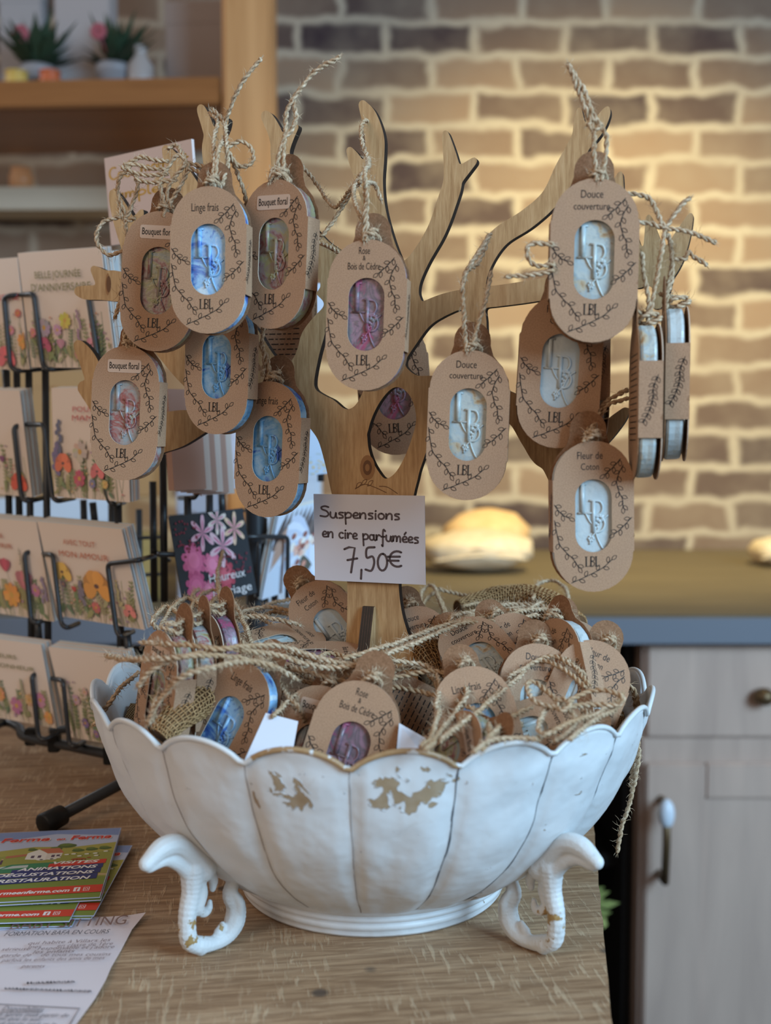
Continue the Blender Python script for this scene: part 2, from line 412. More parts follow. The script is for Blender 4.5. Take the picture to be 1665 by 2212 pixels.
# ================================================================== SETTING
def f_table(nt, b):
    v = coords(nt, (1, 1, 1), (0, 0, R(-8)))
    m2 = N(nt, 'ShaderNodeMapping'); m2.inputs['Scale'].default_value = (0.09, 1, 1); nt.links.new(v, m2.inputs[0]); g = m2.outputs[0]
    grain = noise_n(nt, g, 260, 5, 0.65, 0.4); broad = noise_n(nt, g, 34, 3, 0.5, 1.2)
    blot = noise_n(nt, v, 9, 4, 0.6)
    col = ramp(nt, broad, [(0.25, (0.29, 0.165, 0.085)), (0.5, (0.41, 0.255, 0.142)), (0.75, (0.50, 0.335, 0.20))])
    col = mix(nt, maprange(nt, grain, 0.42, 0.60, 0.62, 0), col, (0.17, 0.085, 0.04))
    col = mix(nt, maprange(nt, blot, 0.5, 0.75, 0, 0.35), col, (0.33, 0.26, 0.18))
    # saw marks across the grain
    m3 = N(nt, 'ShaderNodeMapping'); m3.inputs['Scale'].default_value = (1, 0.13, 1); m3.inputs['Rotation'].default_value = (0, 0, R(5)); nt.links.new(v, m3.inputs[0])
    saw = noise_n(nt, m3.outputs[0], 300, 3, 0.6, 0.3); patch = noise_n(nt, v, 18, 3, 0.6)
    sm = math_n(nt, 'MULTIPLY', maprange(nt, saw, 0.54, 0.62), maprange(nt, patch, 0.40, 0.55))
    col = mix(nt, math_n(nt, 'MULTIPLY', sm, 0.50), col, (0.60, 0.43, 0.27))
    kn = N(nt, 'ShaderNodeTexVoronoi'); kn.inputs['Scale'].default_value = 17; nt.links.new(v, kn.inputs[0])
    kk = maprange(nt, kn.outputs['Distance'], 0.10, 0.06, 0, 0.75)
    col = mix(nt, kk, col, (0.05, 0.04, 0.035))
    nt.links.new(col, b.inputs['Base Color'])
    bump(nt, b, math_n(nt, 'ADD', grain, math_n(nt, 'MULTIPLY', sm, 0.5)), 0.55, 0.0012)
TABLEM = mat('rough_sawn_wood', rough=0.68, spec=0.3, f=f_table)
# table: right edge passes through these pixels
e0 = PZ(1322, 2212, 0); e1 = PZ(1291, 1880, 0); ed = (e1 - e0).normalized()
def edge(Y): return e0.x + (Y - e0.y) * ed.x / ed.y
mb = MB()
Yf, Yb = -0.62, 0.50
pts = [Vector((-1.05, Yf, 0)), Vector((edge(Yf), Yf, 0))]
for i in range(1, 60):
    Y = Yf + (Yb - Yf) * i / 60; pts.append(Vector((edge(Y) + 0.0012 * noise.noise(Vector((Y * 60, 0, 0))), Y, 0)))
pts += [Vector((edge(Yb), Yb, 0)), Vector((-1.05, Yb, 0))]
n = len(pts); mb.add([p for p in pts] + [p - Vector((0, 0, 0.045)) for p in pts], [tuple(range(n))] + [tuple(range(2*n-1, n-1, -1))] + [(i, n+i, n+(i+1) % n, (i+1) % n) for i in range(n)])
tr = empty('table', (-0.4, -0.1, -0.75))
tp = mb.build('tabletop', TABLEM, tr, Matrix.Translation((0.4, 0.1, 0.75)))
for x, y in ((-0.98, -0.55), (0.0, -0.55), (-0.98, 0.43), (0.12, 0.43)):
    l = MB(); l.box((x + 0.4 - 0.035, y + 0.1 - 0.035, 0.0), (x + 0.4 + 0.035, y + 0.1 + 0.035, 0.704), bev=0.003); l.build('leg', TABLEM, tr)
tag(tr, 'rough sawn brown wooden table carrying the white bowl and the card rack', 'table')
def f_brick(nt, b):
    t = N(nt, 'ShaderNodeTexCoord'); sx = N(nt, 'ShaderNodeSeparateXYZ'); nt.links.new(t.outputs['Object'], sx.inputs[0])
    cb = N(nt, 'ShaderNodeCombineXYZ'); nt.links.new(sx.outputs[0], cb.inputs[0]); nt.links.new(sx.outputs[2], cb.inputs[1])
    nz = N(nt, 'ShaderNodeTexNoise'); nz.inputs['Scale'].default_value = 11; nz.inputs['Detail'].default_value = 2; nt.links.new(cb.outputs[0], nz.inputs['Vector'])
    ad = N(nt, 'ShaderNodeMixRGB', blend_type='LINEAR_LIGHT'); ad.inputs[0].default_value = 0.022; nt.links.new(cb.outputs[0], ad.inputs[1]); nt.links.new(nz.outputs['Color'], ad.inputs[2])
    br = N(nt, 'ShaderNodeTexBrick'); br.offset = 0.5; nt.links.new(ad.outputs[0], br.inputs['Vector'])
    br.inputs['Scale'].default_value = 1.0; br.inputs['Brick Width'].default_value = 0.205; br.inputs['Row Height'].default_value = 0.0785
    br.inputs['Mortar Size'].default_value = 0.0165; br.inputs['Mortar Smooth'].default_value = 0.9; br.inputs['Bias'].default_value = 0.0
    br.inputs['Color1'].default_value = (0.050, 0.032, 0.036, 1); br.inputs['Color2'].default_value = (0.30, 0.20, 0.135, 1)
    br.inputs['Mortar'].default_value = (0.45, 0.37, 0.28, 1)
    a = noise_n(nt, cb.outputs[0], 6, 3, 0.6)
    col = mix(nt, maprange(nt, a, 0.4, 0.7, 0, 0.45), br.outputs['Color'], (0.30, 0.23, 0.17))
    nt.links.new(col, b.inputs['Base Color'])
    bump(nt, b, br.outputs['Fac'], -0.5, 0.01)
BRICK = mat('old_brick', rough=0.85, spec=0.2, f=f_brick)
WY = 1.90
mb = MB(); mb.box((-2.6, WY, -0.75), (2.6, WY + 0.12, 1.9)); struct(mb.build('wall_back', BRICK))
def f_floor(nt, b):
    nt.links.new(ramp(nt, noise_n(nt, coords(nt), 7, 4), [(0.3, (0.02, 0.016, 0.014)), (0.7, (0.04, 0.034, 0.03))]), b.inputs['Base Color'])
mb = MB(); mb.box((-2.6, -3.0, -0.80), (2.6, 2.02, -0.75)); struct(mb.build('floor', mat('dark_tiles', rough=0.6, f=f_floor)))
# ---- counter behind
def woodmat(name, c0, c1, sc=(1, 1, 0.1), k=60, rough=0.6):
    def f(nt, b):
        a = noise_n(nt, coords(nt, sc), k, 4, 0.6, 0.6)
        nt.links.new(ramp(nt, a, [(0.3, c0), (0.7, c1)]), b.inputs['Base Color']); bump(nt, b, a, 0.2, 0.001)
    return mat(name, rough=rough, f=f)
CBY = 0.90                     # counter front
ct = MB(); ct.box((-1.3, CBY - 0.02, 0.004), (1.5, WY - 0.004, 0.040), 0, bev=0.004)
WTOP = woodmat('khaki_worktop', (0.110, 0.082, 0.048), (0.165, 0.125, 0.072), (0.1, 1, 1), 40)
SLATE = mat('slate_edge', (0.17, 0.18, 0.21), 0.5)
wt = empty('worktop', (0.1, CBY, 0.004))
o = ct.build('slab', WTOP, wt, Matrix.Translation((-0.1, -CBY, -0.004)))
ft = MB(); ft.box((-1.3, CBY - 0.032, 0.000), (1.5, CBY - 0.0205, 0.038), bev=0.002); ft.build('front_strip', SLATE, wt, Matrix.Translation((-0.1, -CBY, -0.004)), label='slate grey front strip')
tag(wt, 'long khaki worktop with a slate grey front edge along the brick wall', 'worktop')
CAB = woodmat('limed_oak', (0.46, 0.32, 0.25), (0.60, 0.42, 0.33), (1, 1, 0.12), 30)
CAB2 = woodmat('limed_oak_panel', (0.48, 0.335, 0.265), (0.59, 0.415, 0.325), (1, 1, 0.12), 26)
BRASS = mat('dark_brass', (0.16, 0.10, 0.05), 0.4, 0.5, 0.7)
PORC = mat('white_porcelain', (0.75, 0.80, 0.88), 0.25, 0.5)
cx0 = P(1383, 1700, CBY).x
cab = empty('base_cabinet', (cx0 + 0.25, CBY + 0.2, -0.75))
def cbox(nm, lo, hi, m, par=cab, bev=0.003, label=None):
    q = MB(); q.box(lo, hi, bev=bev)
    return q.build(nm, m, par, Matrix.Translation((-(cx0 + 0.25), -(CBY + 0.2), 0.75)) if par is cab else None, label)
X0, X1 = cx0, cx0 + 0.62
cbox('carcass', (X0, CBY, -0.75), (X1, CBY + 0.55, 0.0), CAB)
zd = P(1500, 1590, CBY).z; zb = P(1500, 1645, CBY).z
cbox('drawer', (X0 + 0.006, CBY - 0.008, zd), (X1 - 0.006, CBY, -0.006), CAB2)
q = MB(); pk = P(1650, 1505, CBY - 0.02); q.blob(pk, 0.016, 0.016, 0.013); q.tube([pk, pk + Vector((0, 0.02, 0))], 0.006); q.build('knob', BRASS, cab, Matrix.Translation((-(cx0 + 0.25), -(CBY + 0.2), 0.75)), 'brass knob')
q = MB(); dz1 = zb; dz0 = -0.70; xs = P(1520, 1700, CBY).x; zt = P(1500, 1722, CBY).z
q.box((X0 + 0.006, CBY - 0.010, dz0), (xs, CBY, dz1), bev=0.003); q.box((X1 - 0.09, CBY - 0.010, dz0), (X1 - 0.01, CBY, dz1), bev=0.003)
q.box((xs, CBY - 0.0095, zt), (X1 - 0.09, CBY, dz1), bev=0.003); q.box((xs, CBY - 0.0095, dz0), (X1 - 0.09, CBY, dz0 + 0.07), bev=0.003)
q.box((xs, CBY - 0.004, dz0 + 0.07), (X1 - 0.09, CBY, zt), bev=0.0)
TC = Matrix.Translation((-(cx0 + 0.25), -(CBY + 0.2), 0.75))
dr = q.build('door', CAB2, cab, TC)
q = MB(); a = P(1440, 1742, CBY - 0.045); bq = P(1436, 1905, CBY - 0.045)
q.tube([a + Vector((0, 0.045, 0)), a, a.lerp(bq, 0.5) - Vector((0, 0.004, 0)), bq, bq + Vector((0, 0.045, 0))], 0.006, 10); q.build('handle', BRASS, dr, None, 'brass door handle')
q = MB(); q.blob(a.lerp(bq, 0.10), 0.012, 0.012, 0.022); q.build('handle_grip', PORC, dr, None, 'white porcelain end of the handle')
tag(cab, 'pinkish limed oak base cabinet with drawer and panelled door, right of the table', 'cabinet')
dk = empty('added_shade_cupboard', (-0.3, CBY + 0.3, -0.75))
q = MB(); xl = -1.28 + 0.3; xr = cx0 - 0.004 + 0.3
q.box((xl, 0.12, 0.0), (xr, 0.14, 0.75)); q.box((xl, -0.26, 0.0), (xl + 0.02, 0.12, 0.75)); q.box((xr - 0.012, -0.26, 0.0), (xr, 0.12, 0.75)); q.box((xl, -0.22, 0.38), (xr - 0.012, 0.12, 0.40)); q.build('carcass', mat('cupboard_shade_black', (0.012, 0.010, 0.009), 0.7), dk)  # shade of the recess put into the colour, boards added to darken the gap
tag(dk, 'added open cupboard under the worktop, coloured black as shade in the gap right of the table', 'cupboard')
# rounded things on the worktop
def sack(name, px, py, w_px, h_px, Y, m, lab, cat, jit=0.5, deep=0.09):
    c = P(px, py, Y); k = mpp(Y); q = MB()
    zc = 0.040 + h_px * k / 2
    q.blob((0, 0, h_px * k / 2), w_px * k / 2, deep, h_px * k / 2, nu=22, nv=14, jit=jit)
    for i in range(3): q.tube(crom([(-w_px*k*0.4 + i*0.02, -deep*0.7, h_px*k*0.3), (0, -deep*0.97, h_px*k*(0.45+0.1*i)), (w_px*k*0.4, -deep*0.7, h_px*k*0.35)], 6), 0.003, 6)
    for v_i in range(len(q.v)):
        x, y, z = q.v[v_i]; q.v[v_i] = (x, y, max(z, 0.0))
    return tag(q.build(name, m, None, Matrix.Translation((c.x, Y, 0.0405))), lab, cat)
LINEN = woodmat('pale_linen', (0.60, 0.47, 0.32), (0.74, 0.60, 0.44), (1, 1, 1), 60)
TAN = woodmat('warm_tan', (0.62, 0.38, 0.17), (0.75, 0.50, 0.26), (1, 1, 1), 30)
sack('cushion', 1030, 1190, 250, 90, 1.45, LINEN, 'pale beige cushion lying on the worktop behind the price sign', 'cushion', 0.12)
sack('bread_loaf', 1050, 1130, 190, 110, 1.66, TAN, 'warm tan rounded loaf behind the beige cushion on the worktop', 'bread', 0.1, 0.07)
sack('cloth_bundle', 1665, 1210, 90, 60, 1.55, LINEN, 'small pale cloth bundle at the far right of the worktop', 'cloth', 0.12, 0.06)
# white sheet / box things glimpsed through the rack
WHT = mat('white_box_card', (0.62, 0.68, 0.76), 0.6)
def wbox(px0, px1, py0, py1, Y, m, lab, name='carton', cat='box'):
    a = P(px0, py1, Y); b2 = P(px1, py0, Y); q = MB(); h = b2.z - a.z; wd = b2.x - a.x
    q.box((-wd/2, 0, 0), (wd/2, 0.07, h), bev=0.003)
    q.box((-wd/2 - 0.001, -0.001, h * 0.86), (wd/2 + 0.001, 0.071, h + 0.001), bev=0.002)
    q.tube([(-wd*0.1, -0.0015, h*0.86), (wd*0.1, -0.0015, h*0.86)], 0.002, 6)
    return tag(q.build(name, m, None, Matrix.Translation(((a.x + b2.x) / 2, Y, a.z))), lab, cat)
wbox(-30, 235, 1080, 1395, CBY + 0.10, WHT, 'big white lidded carton on the worktop behind the left of the card rack')
wbox(262, 330, 1155, 1395, CBY + 0.12, mat('ochre_card', (0.42, 0.29, 0.10), 0.6), 'narrow ochre lidded carton on the worktop behind the card rack')
wbox(385, 470, 1060, 1392, CBY + 0.12, mat('lilac_card', (0.42, 0.43, 0.50), 0.6), 'grey lilac lidded carton on the worktop behind the card rack')
wbox(560, 690, 980, 1392, CBY + 0.12, mat('pale_blue_card', (0.60, 0.68, 0.80), 0.6), 'pale blue lidded carton on the worktop behind the tree trunk')
wbox(-30, 330, 800, 1075, CBY + 0.30, mat('wood_crate', (0.46, 0.26, 0.11), 0.6), 'tall orange wooden box on the worktop behind the card rack', 'wooden_box')
# ---- post and shelves
PINE = woodmat('varnished_pine', (0.50, 0.235, 0.085), (0.66, 0.34, 0.14), (1, 1, 0.06), 40, 0.4)
PY = 1.30
a = P(482, 450, PY); b2 = P(590, 450, PY)
mb = MB(); mb.box((a.x, PY, -0.75), (b2.x, PY + 0.09, 1.9), bev=0.006); 
po = mb.build('trim_1', PINE); struct(po, label='varnished pine post standing in front of the brick wall')
SH = woodmat('orange_shelf_wood', (0.22, 0.075, 0.015), (0.31, 0.115, 0.028), (0.06, 1, 1), 40, 0.4)
zt = P(480, 163, PY).z; zb = P(480, 222, PY).z
M = Matrix.Translation((a.x, PY + 0.02, 0)) @ Matrix.Rotation(R(-3.5), 4, 'Z')
mb = MB(); mb.box((-1.1, 0, zb), (-0.004, 0.30, zb + 0.028), bev=0.003, M=M); mb.box((-1.1, -0.016, zb), (-0.004, 0.0, zt), bev=0.003, M=M)
sh = mb.build('wall_shelf', SH); tag(sh, 'orange varnished wooden shelf fixed to the pine post, above the card rack', 'shelf')
zs = zb + 0.0285
def on_shelf(mbq, name, x, m, lab, cat, y=0.12):
    o = mbq.build(name, m, None, M @ Matrix.Translation((x, y, zs))); return tag(o, lab, cat)
GREEN = mat('dark_leaves', (0.035, 0.06, 0.03), 0.6); PINK = mat('pink_petals', (0.35, 0.08, 0.10), 0.6); POT = mat('grey_glaze', (0.30, 0.28, 0.29), 0.4)
GREYB = mat('grey_card', (0.34, 0.31, 0.31), 0.6)
def sx(px): return (P(px, 60, PY + 0.1).x - a.x)
def jar(h, r, neck=0.6): q = MB(); q.lathe([(r*0.8, 0), (r, h*0.05), (r, h*0.65), (r*neck, h*0.82), (r*neck, h*0.93), (r*neck*1.1, h*0.94), (r*neck*1.1, h)], 20); return q
def bookbox(w_, h, d=0.05):
    q = MB(); q.box((-w_/2, 0, 0), (w_/2, d, h), bev=0.003); q.box((-w_/2-0.001, -0.001, h*0.8), (w_/2+0.001, d+0.001, h), bev=0.002); return q
on_shelf(bookbox(0.085, 0.26), 'gift_box', sx(10), GREYB, 'grey lidded gift box at the left end of the shelf', 'box')
on_shelf(bookbox(0.11, 0.30), 'gift_box', sx(150), mat('pale_card', (0.39, 0.34, 0.33), 0.6), 'tall pale gift box on the shelf beside the flower pot', 'box')
on_shelf(bookbox(0.13, 0.22), 'gift_box', sx(400), mat('beige_card', (0.34, 0.27, 0.24), 0.6), 'wide beige gift box on the shelf next to the pine post', 'box', 0.16)
for px, lab, sd in ((70, 'green leafy potted plant with a red flower on the shelf', 3), (238, 'dark leafy potted plant with a pink flower in the middle of the shelf', 5)):
    t = empty('potted_plant'); t.matrix_world = M @ Matrix.Translation((sx(px), 0.07, zs)); tag(t, lab, 'plant')
    q = MB(); q.lathe([(0.022, 0), (0.032, 0.055), (0.035, 0.058), (0.033, 0.07), (0.028, 0.066)], 20); q.build('pot', POT, t)
    q = MB(); rr = random.Random(sd)
    for i in range(46):
        an = rr.random() * 6.28; el = rr.uniform(0.2, 1.4); L = rr.uniform(0.05, 0.12)
        d = Vector((math.cos(an)*math.cos(el), math.sin(an)*math.cos(el), math.sin(el)))
        p = Vector((0, 0, 0.065)); s_ = d.cross(Vector((0, 0, 1))).normalized() * 0.011
        q.add([p, p + d*L*0.5 + s_, p + d*L, p + d*L*0.5 - s_], [(0, 1, 2, 3)])
    q.build('foliage', GREEN, t)
    q = MB(); fc = Vector((-0.012, -0.05, 0.115))
    for i in range(9):
        an = i * 0.7; q.blob(fc + Vector((math.cos(an)*0.009, 0, math.sin(an)*0.009)), 0.007, 0.004, 0.007)
    q.tube([fc, (0, 0, 0.06)], 0.002, 6); q.build('flower', PINK, t)
on_shelf(jar(0.045, 0.022, 0.9), 'glass_jar', sx(45), mat('yellow_jar', (0.62, 0.40, 0.10), 0.3), 'small yellow jar at the shelf edge beside the red one', 'jar', 0.02)
on_shelf(jar(0.045, 0.020, 0.9), 'glass_jar', sx(118), mat('red_jar', (0.55, 0.13, 0.05), 0.3), 'small orange red jar at the shelf edge', 'jar', 0.02)
on_shelf(jar(0.10, 0.024, 0.5), 'glass_jar', sx(300), mat('clear_jar', (0.38, 0.33, 0.31), 0.3), 'greyish bottle on the shelf between plant and beige box', 'bottle', 0.06)
# pale ledge on the wall
zl = P(100, 398, 1.72).z; zl2 = P(100, 440, 1.72).z; xr = P(243, 420, 1.72).x
mb = MB(); mb.box((-1.5, 1.74, zl2), (xr, WY - 0.002, zl), bev=0.003); mb.box((-1.5, 1.72, zl2 - 0.012), (xr, 1.735, zl2 + 0.020), bev=0.002)
tag(mb.build('wall_ledge', mat('pale_ledge', (0.62, 0.54, 0.42), 0.5)), 'pale narrow ledge on the dark brick wall left of the handwritten sign', 'shelf')
mb = jar(0.045, 0.026, 0.8)
tag(mb.build('candle_jar', mat('amber_glow', (0.75, 0.36, 0.16), 0.3), None, Matrix.Translation((P(50, 420, 1.78).x, 1.77, zl + 0.0005))), 'small amber candle jar on the pale ledge', 'candle')
# green plant in the dark gap
t = empty('leafy_plant', (P(1312, 1990, 0.62).x, 0.80, -0.75)); tag(t, 'green leafy plant in a pot in the dark gap between table and cabinet', 'plant')
q = MB(); q.lathe([(0.05, 0), (0.07, 0.16), (0.075, 0.17), (0.06, 0.165)], 20); q.build('pot', POT, t)
q = MB(); rr = random.Random(2); top = P(1312, 2005, 0.72).z + 0.75
for i in range(40):
    an = rr.random() * 6.28; L = rr.uniform(0.015, 0.035); c = Vector((rr.gauss(0, 0.012), rr.gauss(-0.02, 0.012), top + rr.gauss(0, 0.015)))
    d = Vector((math.cos(an), math.sin(an) * 0.5, rr.uniform(-0.3, 0.8))).normalized(); s_ = d.cross(Vector((0, 1, 0.2))).normalized() * 0.007
    q.add([c, c + d*L*0.5 + s_, c + d*L, c + d*L*0.5 - s_], [(0, 1, 2, 3)])
q.build('foliage', mat('yellow_green_leaf', (0.30, 0.33, 0.10), 0.5), t)
q = MB(); q.tube(crom([(0, 0, 0.15), (0.01, 0, 0.3), (0, -0.01, top)], 8), 0.004, 6); q.build('stem', GREEN, t)

# ================================================================== BOWL
BX, BYC = -0.0085, 0.0
NP = 20; OFF = R(-3.1)
prof = [(0.086, 0.0185), (0.097, 0.0210), (0.110, 0.0295), (0.124, 0.0405), (0.139, 0.055), (0.151, 0.071), (0.161, 0.0885), (0.168, 0.105), (0.1735, 0.119)]
NA = NP * 14
def petal(a):        # 0 at the seam, 1 in the petal middle
    return abs(math.sin((a - OFF) * NP / 2))
def pos(a, r, z):     # a measured from the front towards the right
    return Vector((BX + r * math.sin(a), BYC - r * math.cos(a), z))
def rimz(a): s_ = petal(a); return 0.1245 + 0.0125 * (s_ ** 0.62)
def rimr(a): return 0.1755 + 0.0020 * petal(a)
bowl = empty('footed_bowl', (BX, BYC, 0.0)); TB = Matrix.Translation((-BX, -BYC, 0))
mb = MB(); rows = []
fine = crom([(r, z, 0) for r, z in prof], 4)
for p in fine: rows.append((p.x, p.y))
nr = len(rows) + 5
vs = []
for i in range(nr):
    for k in range(NA):
        a = 2 * math.pi * k / NA; s_ = petal(a)
        if i < len(rows):
            r, z = rows[i]; t = i / len(rows)
        else:
            t = (i - len(rows) + 1) / 5; r0, z0 = rows[-1]
            r = r0 + (rimr(a) - r0) * t; z = z0 + (rimz(a) - z0) * t
        tt = i / nr
        bul = 0.0042 * math.sin(math.pi * min(1, tt * 1.05 + 0.03)) * (1 - (1 - min(1, s_ * 1.0)) ** 2.2) 
        seam = -0.0020 * max(0, 1 - s_ / 0.16) * (1 if tt > 0.08 else 0.3)
        dent = 0.0018 * noise.noise(Vector((math.sin(a) * 9, math.cos(a) * 9, z * 45))) + 0.0003 * noise.noise(Vector((math.sin(a) * 26, math.cos(a) * 26, z * 120)))
        rr2 = r + bul + seam + dent
        vs.append(pos(a, rr2, z))
fs = [(i*NA+k, i*NA+(k+1) % NA, (i+1)*NA+(k+1) % NA, (i+1)*NA+k) for i in range(nr-1) for k in range(NA)]
inner = [Vector((v.x, v.y, v.z)) for v in vs]
inner = [BXv for BXv in inner]
nv = len(vs)
inn = []
for v in vs:
    d = Vector((v.x - BX, v.y - BYC, 0)); d.normalize(); inn.append(v - d * 0.0018)
fs += [(nv + i*NA+k, nv + (i+1)*NA+k, nv + (i+1)*NA+(k+1) % NA, nv + i*NA+(k+1) % NA) for i in range(nr-1) for k in range(NA)]
fs += [((nr-1)*NA+k, (nr-1)*NA+(k+1) % NA, nv+(nr-1)*NA+(k+1) % NA, nv+(nr-1)*NA+k) for k in range(NA)]
fs.append(tuple(range(NA)))
mb.add(vs + inn, fs, 0, True)
mb.build('bowl_body', PAINT, bowl, TB)
mb = MB(); mb.tube([pos(2*math.pi*k/NA, rimr(2*math.pi*k/NA) + 0.0002, rimz(2*math.pi*k/NA)) for k in range(NA)], 0.00155, 8, closed=True)
mb.build('rolled_rim', RIM, bowl, TB, label='rolled scalloped rim with worn gold showing at the front')
# gap shade painted as strips where the petals meet, darker on the right
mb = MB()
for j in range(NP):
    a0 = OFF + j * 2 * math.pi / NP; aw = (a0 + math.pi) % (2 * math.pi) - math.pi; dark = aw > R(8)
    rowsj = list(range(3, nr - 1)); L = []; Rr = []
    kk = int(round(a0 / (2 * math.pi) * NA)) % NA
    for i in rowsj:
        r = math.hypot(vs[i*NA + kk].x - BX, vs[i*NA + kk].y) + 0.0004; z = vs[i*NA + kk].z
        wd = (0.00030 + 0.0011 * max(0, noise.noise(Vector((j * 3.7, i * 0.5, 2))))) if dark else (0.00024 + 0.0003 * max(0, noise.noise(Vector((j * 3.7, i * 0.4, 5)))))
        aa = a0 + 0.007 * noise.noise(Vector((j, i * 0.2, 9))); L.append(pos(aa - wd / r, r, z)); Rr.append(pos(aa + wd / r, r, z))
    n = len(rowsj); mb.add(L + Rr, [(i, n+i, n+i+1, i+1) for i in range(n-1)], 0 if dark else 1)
o = mb.build('petal_seam_shade', [mat('seam_shade_dark', (0.09, 0.09, 0.10), 0.8), mat('seam_shade_pale', (0.33, 0.29, 0.27), 0.8)], bowl, TB, label='strips of gap shade painted along the petal seams')
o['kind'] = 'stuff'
mb = MB(); mb.lathe([(0.076, 0.0), (0.0835, 0.0), (0.0850, 0.0020), (0.0843, 0.0042), (0.0866, 0.0055), (0.0868, 0.0080), (0.0856, 0.0090), (0.0878, 0.0105), (0.0882, 0.0125), (0.0872, 0.0135), (0.0905, 0.0155), (0.0925, 0.0190), (0.0915, 0.0225), (0.084, 0.0235)], 120, c=(BX, BYC, 0.0003))
mb.build('foot_ring', PAINT, bowl, TB)
# scroll legs
def leg(az, name='leg'):
    side = -1 if az < 0 else 1
    dirv = Vector((math.sin(az), -math.cos(az), 0)); nn = Vector((math.cos(az), math.sin(az), 0))
    o = Vector((BX, BYC, 0))
    def Q(r, z, off=0.0): return o + dirv * r + nn * off + Vector((0, 0, z))
    q = MB()
    def arm(pts, rad, n=10, fl=1.0, ridge=0.0):
        c = crom([Q(r, z, of) for r, z, of in pts], 15); m = len(c)
        rr = []
        for i in range(m):
            t = i / (m - 1) * (len(rad) - 1); k = min(int(t), len(rad) - 2)
            v = rad[k] + (rad[k+1] - rad[k]) * (t - k)
            rr.append(v * (1 + ridge * math.sin(i * 1.9)))
        q.tube(c, rr, n)
        q.blob(c[0], rr[0], rr[0], rr[0]); q.blob(c[-1], rr[-1], rr[-1], rr[-1])
    # ribbed outer stem from collar to foot and loop back up
    arm([(0.148, 0.052, 0), (0.149, 0.039, 0), (0.152, 0.026, 0), (0.151, 0.012, 0), (0.143, 0.005, 0)], [0.0074, 0.0056, 0.0051, 0.0052, 0.0046], ridge=0.045)
    arm([(0.145, 0.007, 0), (0.134, 0.0042, 0), (0.124, 0.0058, 0), (0.118, 0.012, 0), (0.117, 0.021, 0), (0.121, 0.029, 0), (0.118, 0.038, 0)], [0.0052, 0.0042, 0.0052, 0.0062, 0.0058, 0.0048, 0.0036], ridge=0.05)
    # collar and outward scroll head
    arm([(0.141, 0.050, 0), (0.148, 0.0590, 0), (0.158, 0.0680, 0), (0.169, 0.0690, 0), (0.179, 0.0635, 0)], [0.0080, 0.0066, 0.0062, 0.0058, 0.0042])
    arm([(0.148, 0.0480, 0), (0.156, 0.0560, 0), (0.166, 0.0620, 0), (0.177, 0.0610, 0)], [0.0060, 0.0042, 0.0038, 0.0032])
    # inner acanthus leaf
    arm([(0.145, 0.045, 0), (0.143, 0.037, 0.001), (0.145, 0.029, 0.001), (0.141, 0.0245, 0), (0.137, 0.0250, 0), (0.136, 0.029, 0)], [0.0042, 0.0040, 0.0036, 0.0030, 0.0024, 0.0016])
    arm([(0.137, 0.049, 0), (0.1335, 0.041, 0), (0.134, 0.036, 0)], [0.0034, 0.0030, 0.0020])
    arm([(0.130, 0.009, 0.0), (0.127, 0.013, 0.0)], [0.003, 0.0018])
    arm([(0.117, 0.017, 0.004), (0.118, 0.024, 0.005), (0.121, 0.030, 0.004)], [0.0024, 0.0028, 0.0020])
    arm([(0.117, 0.017, -0.004), (0.118, 0.024, -0.005), (0.121, 0.030, -0.004)], [0.0024, 0.0028, 0.0020])
    me = bpy.data.meshes.new('leg'); me.from_pydata(q.v, [], q.f)
    ob = bpy.data.objects.new('tmp', me); C.objects.link(ob)
    md = ob.modifiers.new('r', 'REMESH'); md.mode = 'VOXEL'; md.voxel_size = 0.0008; md.use_smooth_shade = True
    ms = ob.modifiers.new('s', 'SMOOTH'); ms.factor = 0.5; ms.iterations = 2
    m2 = evalmesh(ob); bpy.data.objects.remove(ob)
    zmin = min(v.co.z for v in m2.vertices)
    for v in m2.vertices: v.co.z -= zmin * (1 - min(1, max(0, v.co.z / 0.06)))
    m2.materials.clear(); m2.materials.append(CAST)
    for p in m2.polygons: p.use_smooth = True; p.material_index = 0
    return link(name, m2, bowl, TB)
for az in (-42, 43, 138, -138): leg(R(az))
tag(bowl, 'white enamelled scalloped metal bowl on four cast scroll feet', 'bowl')
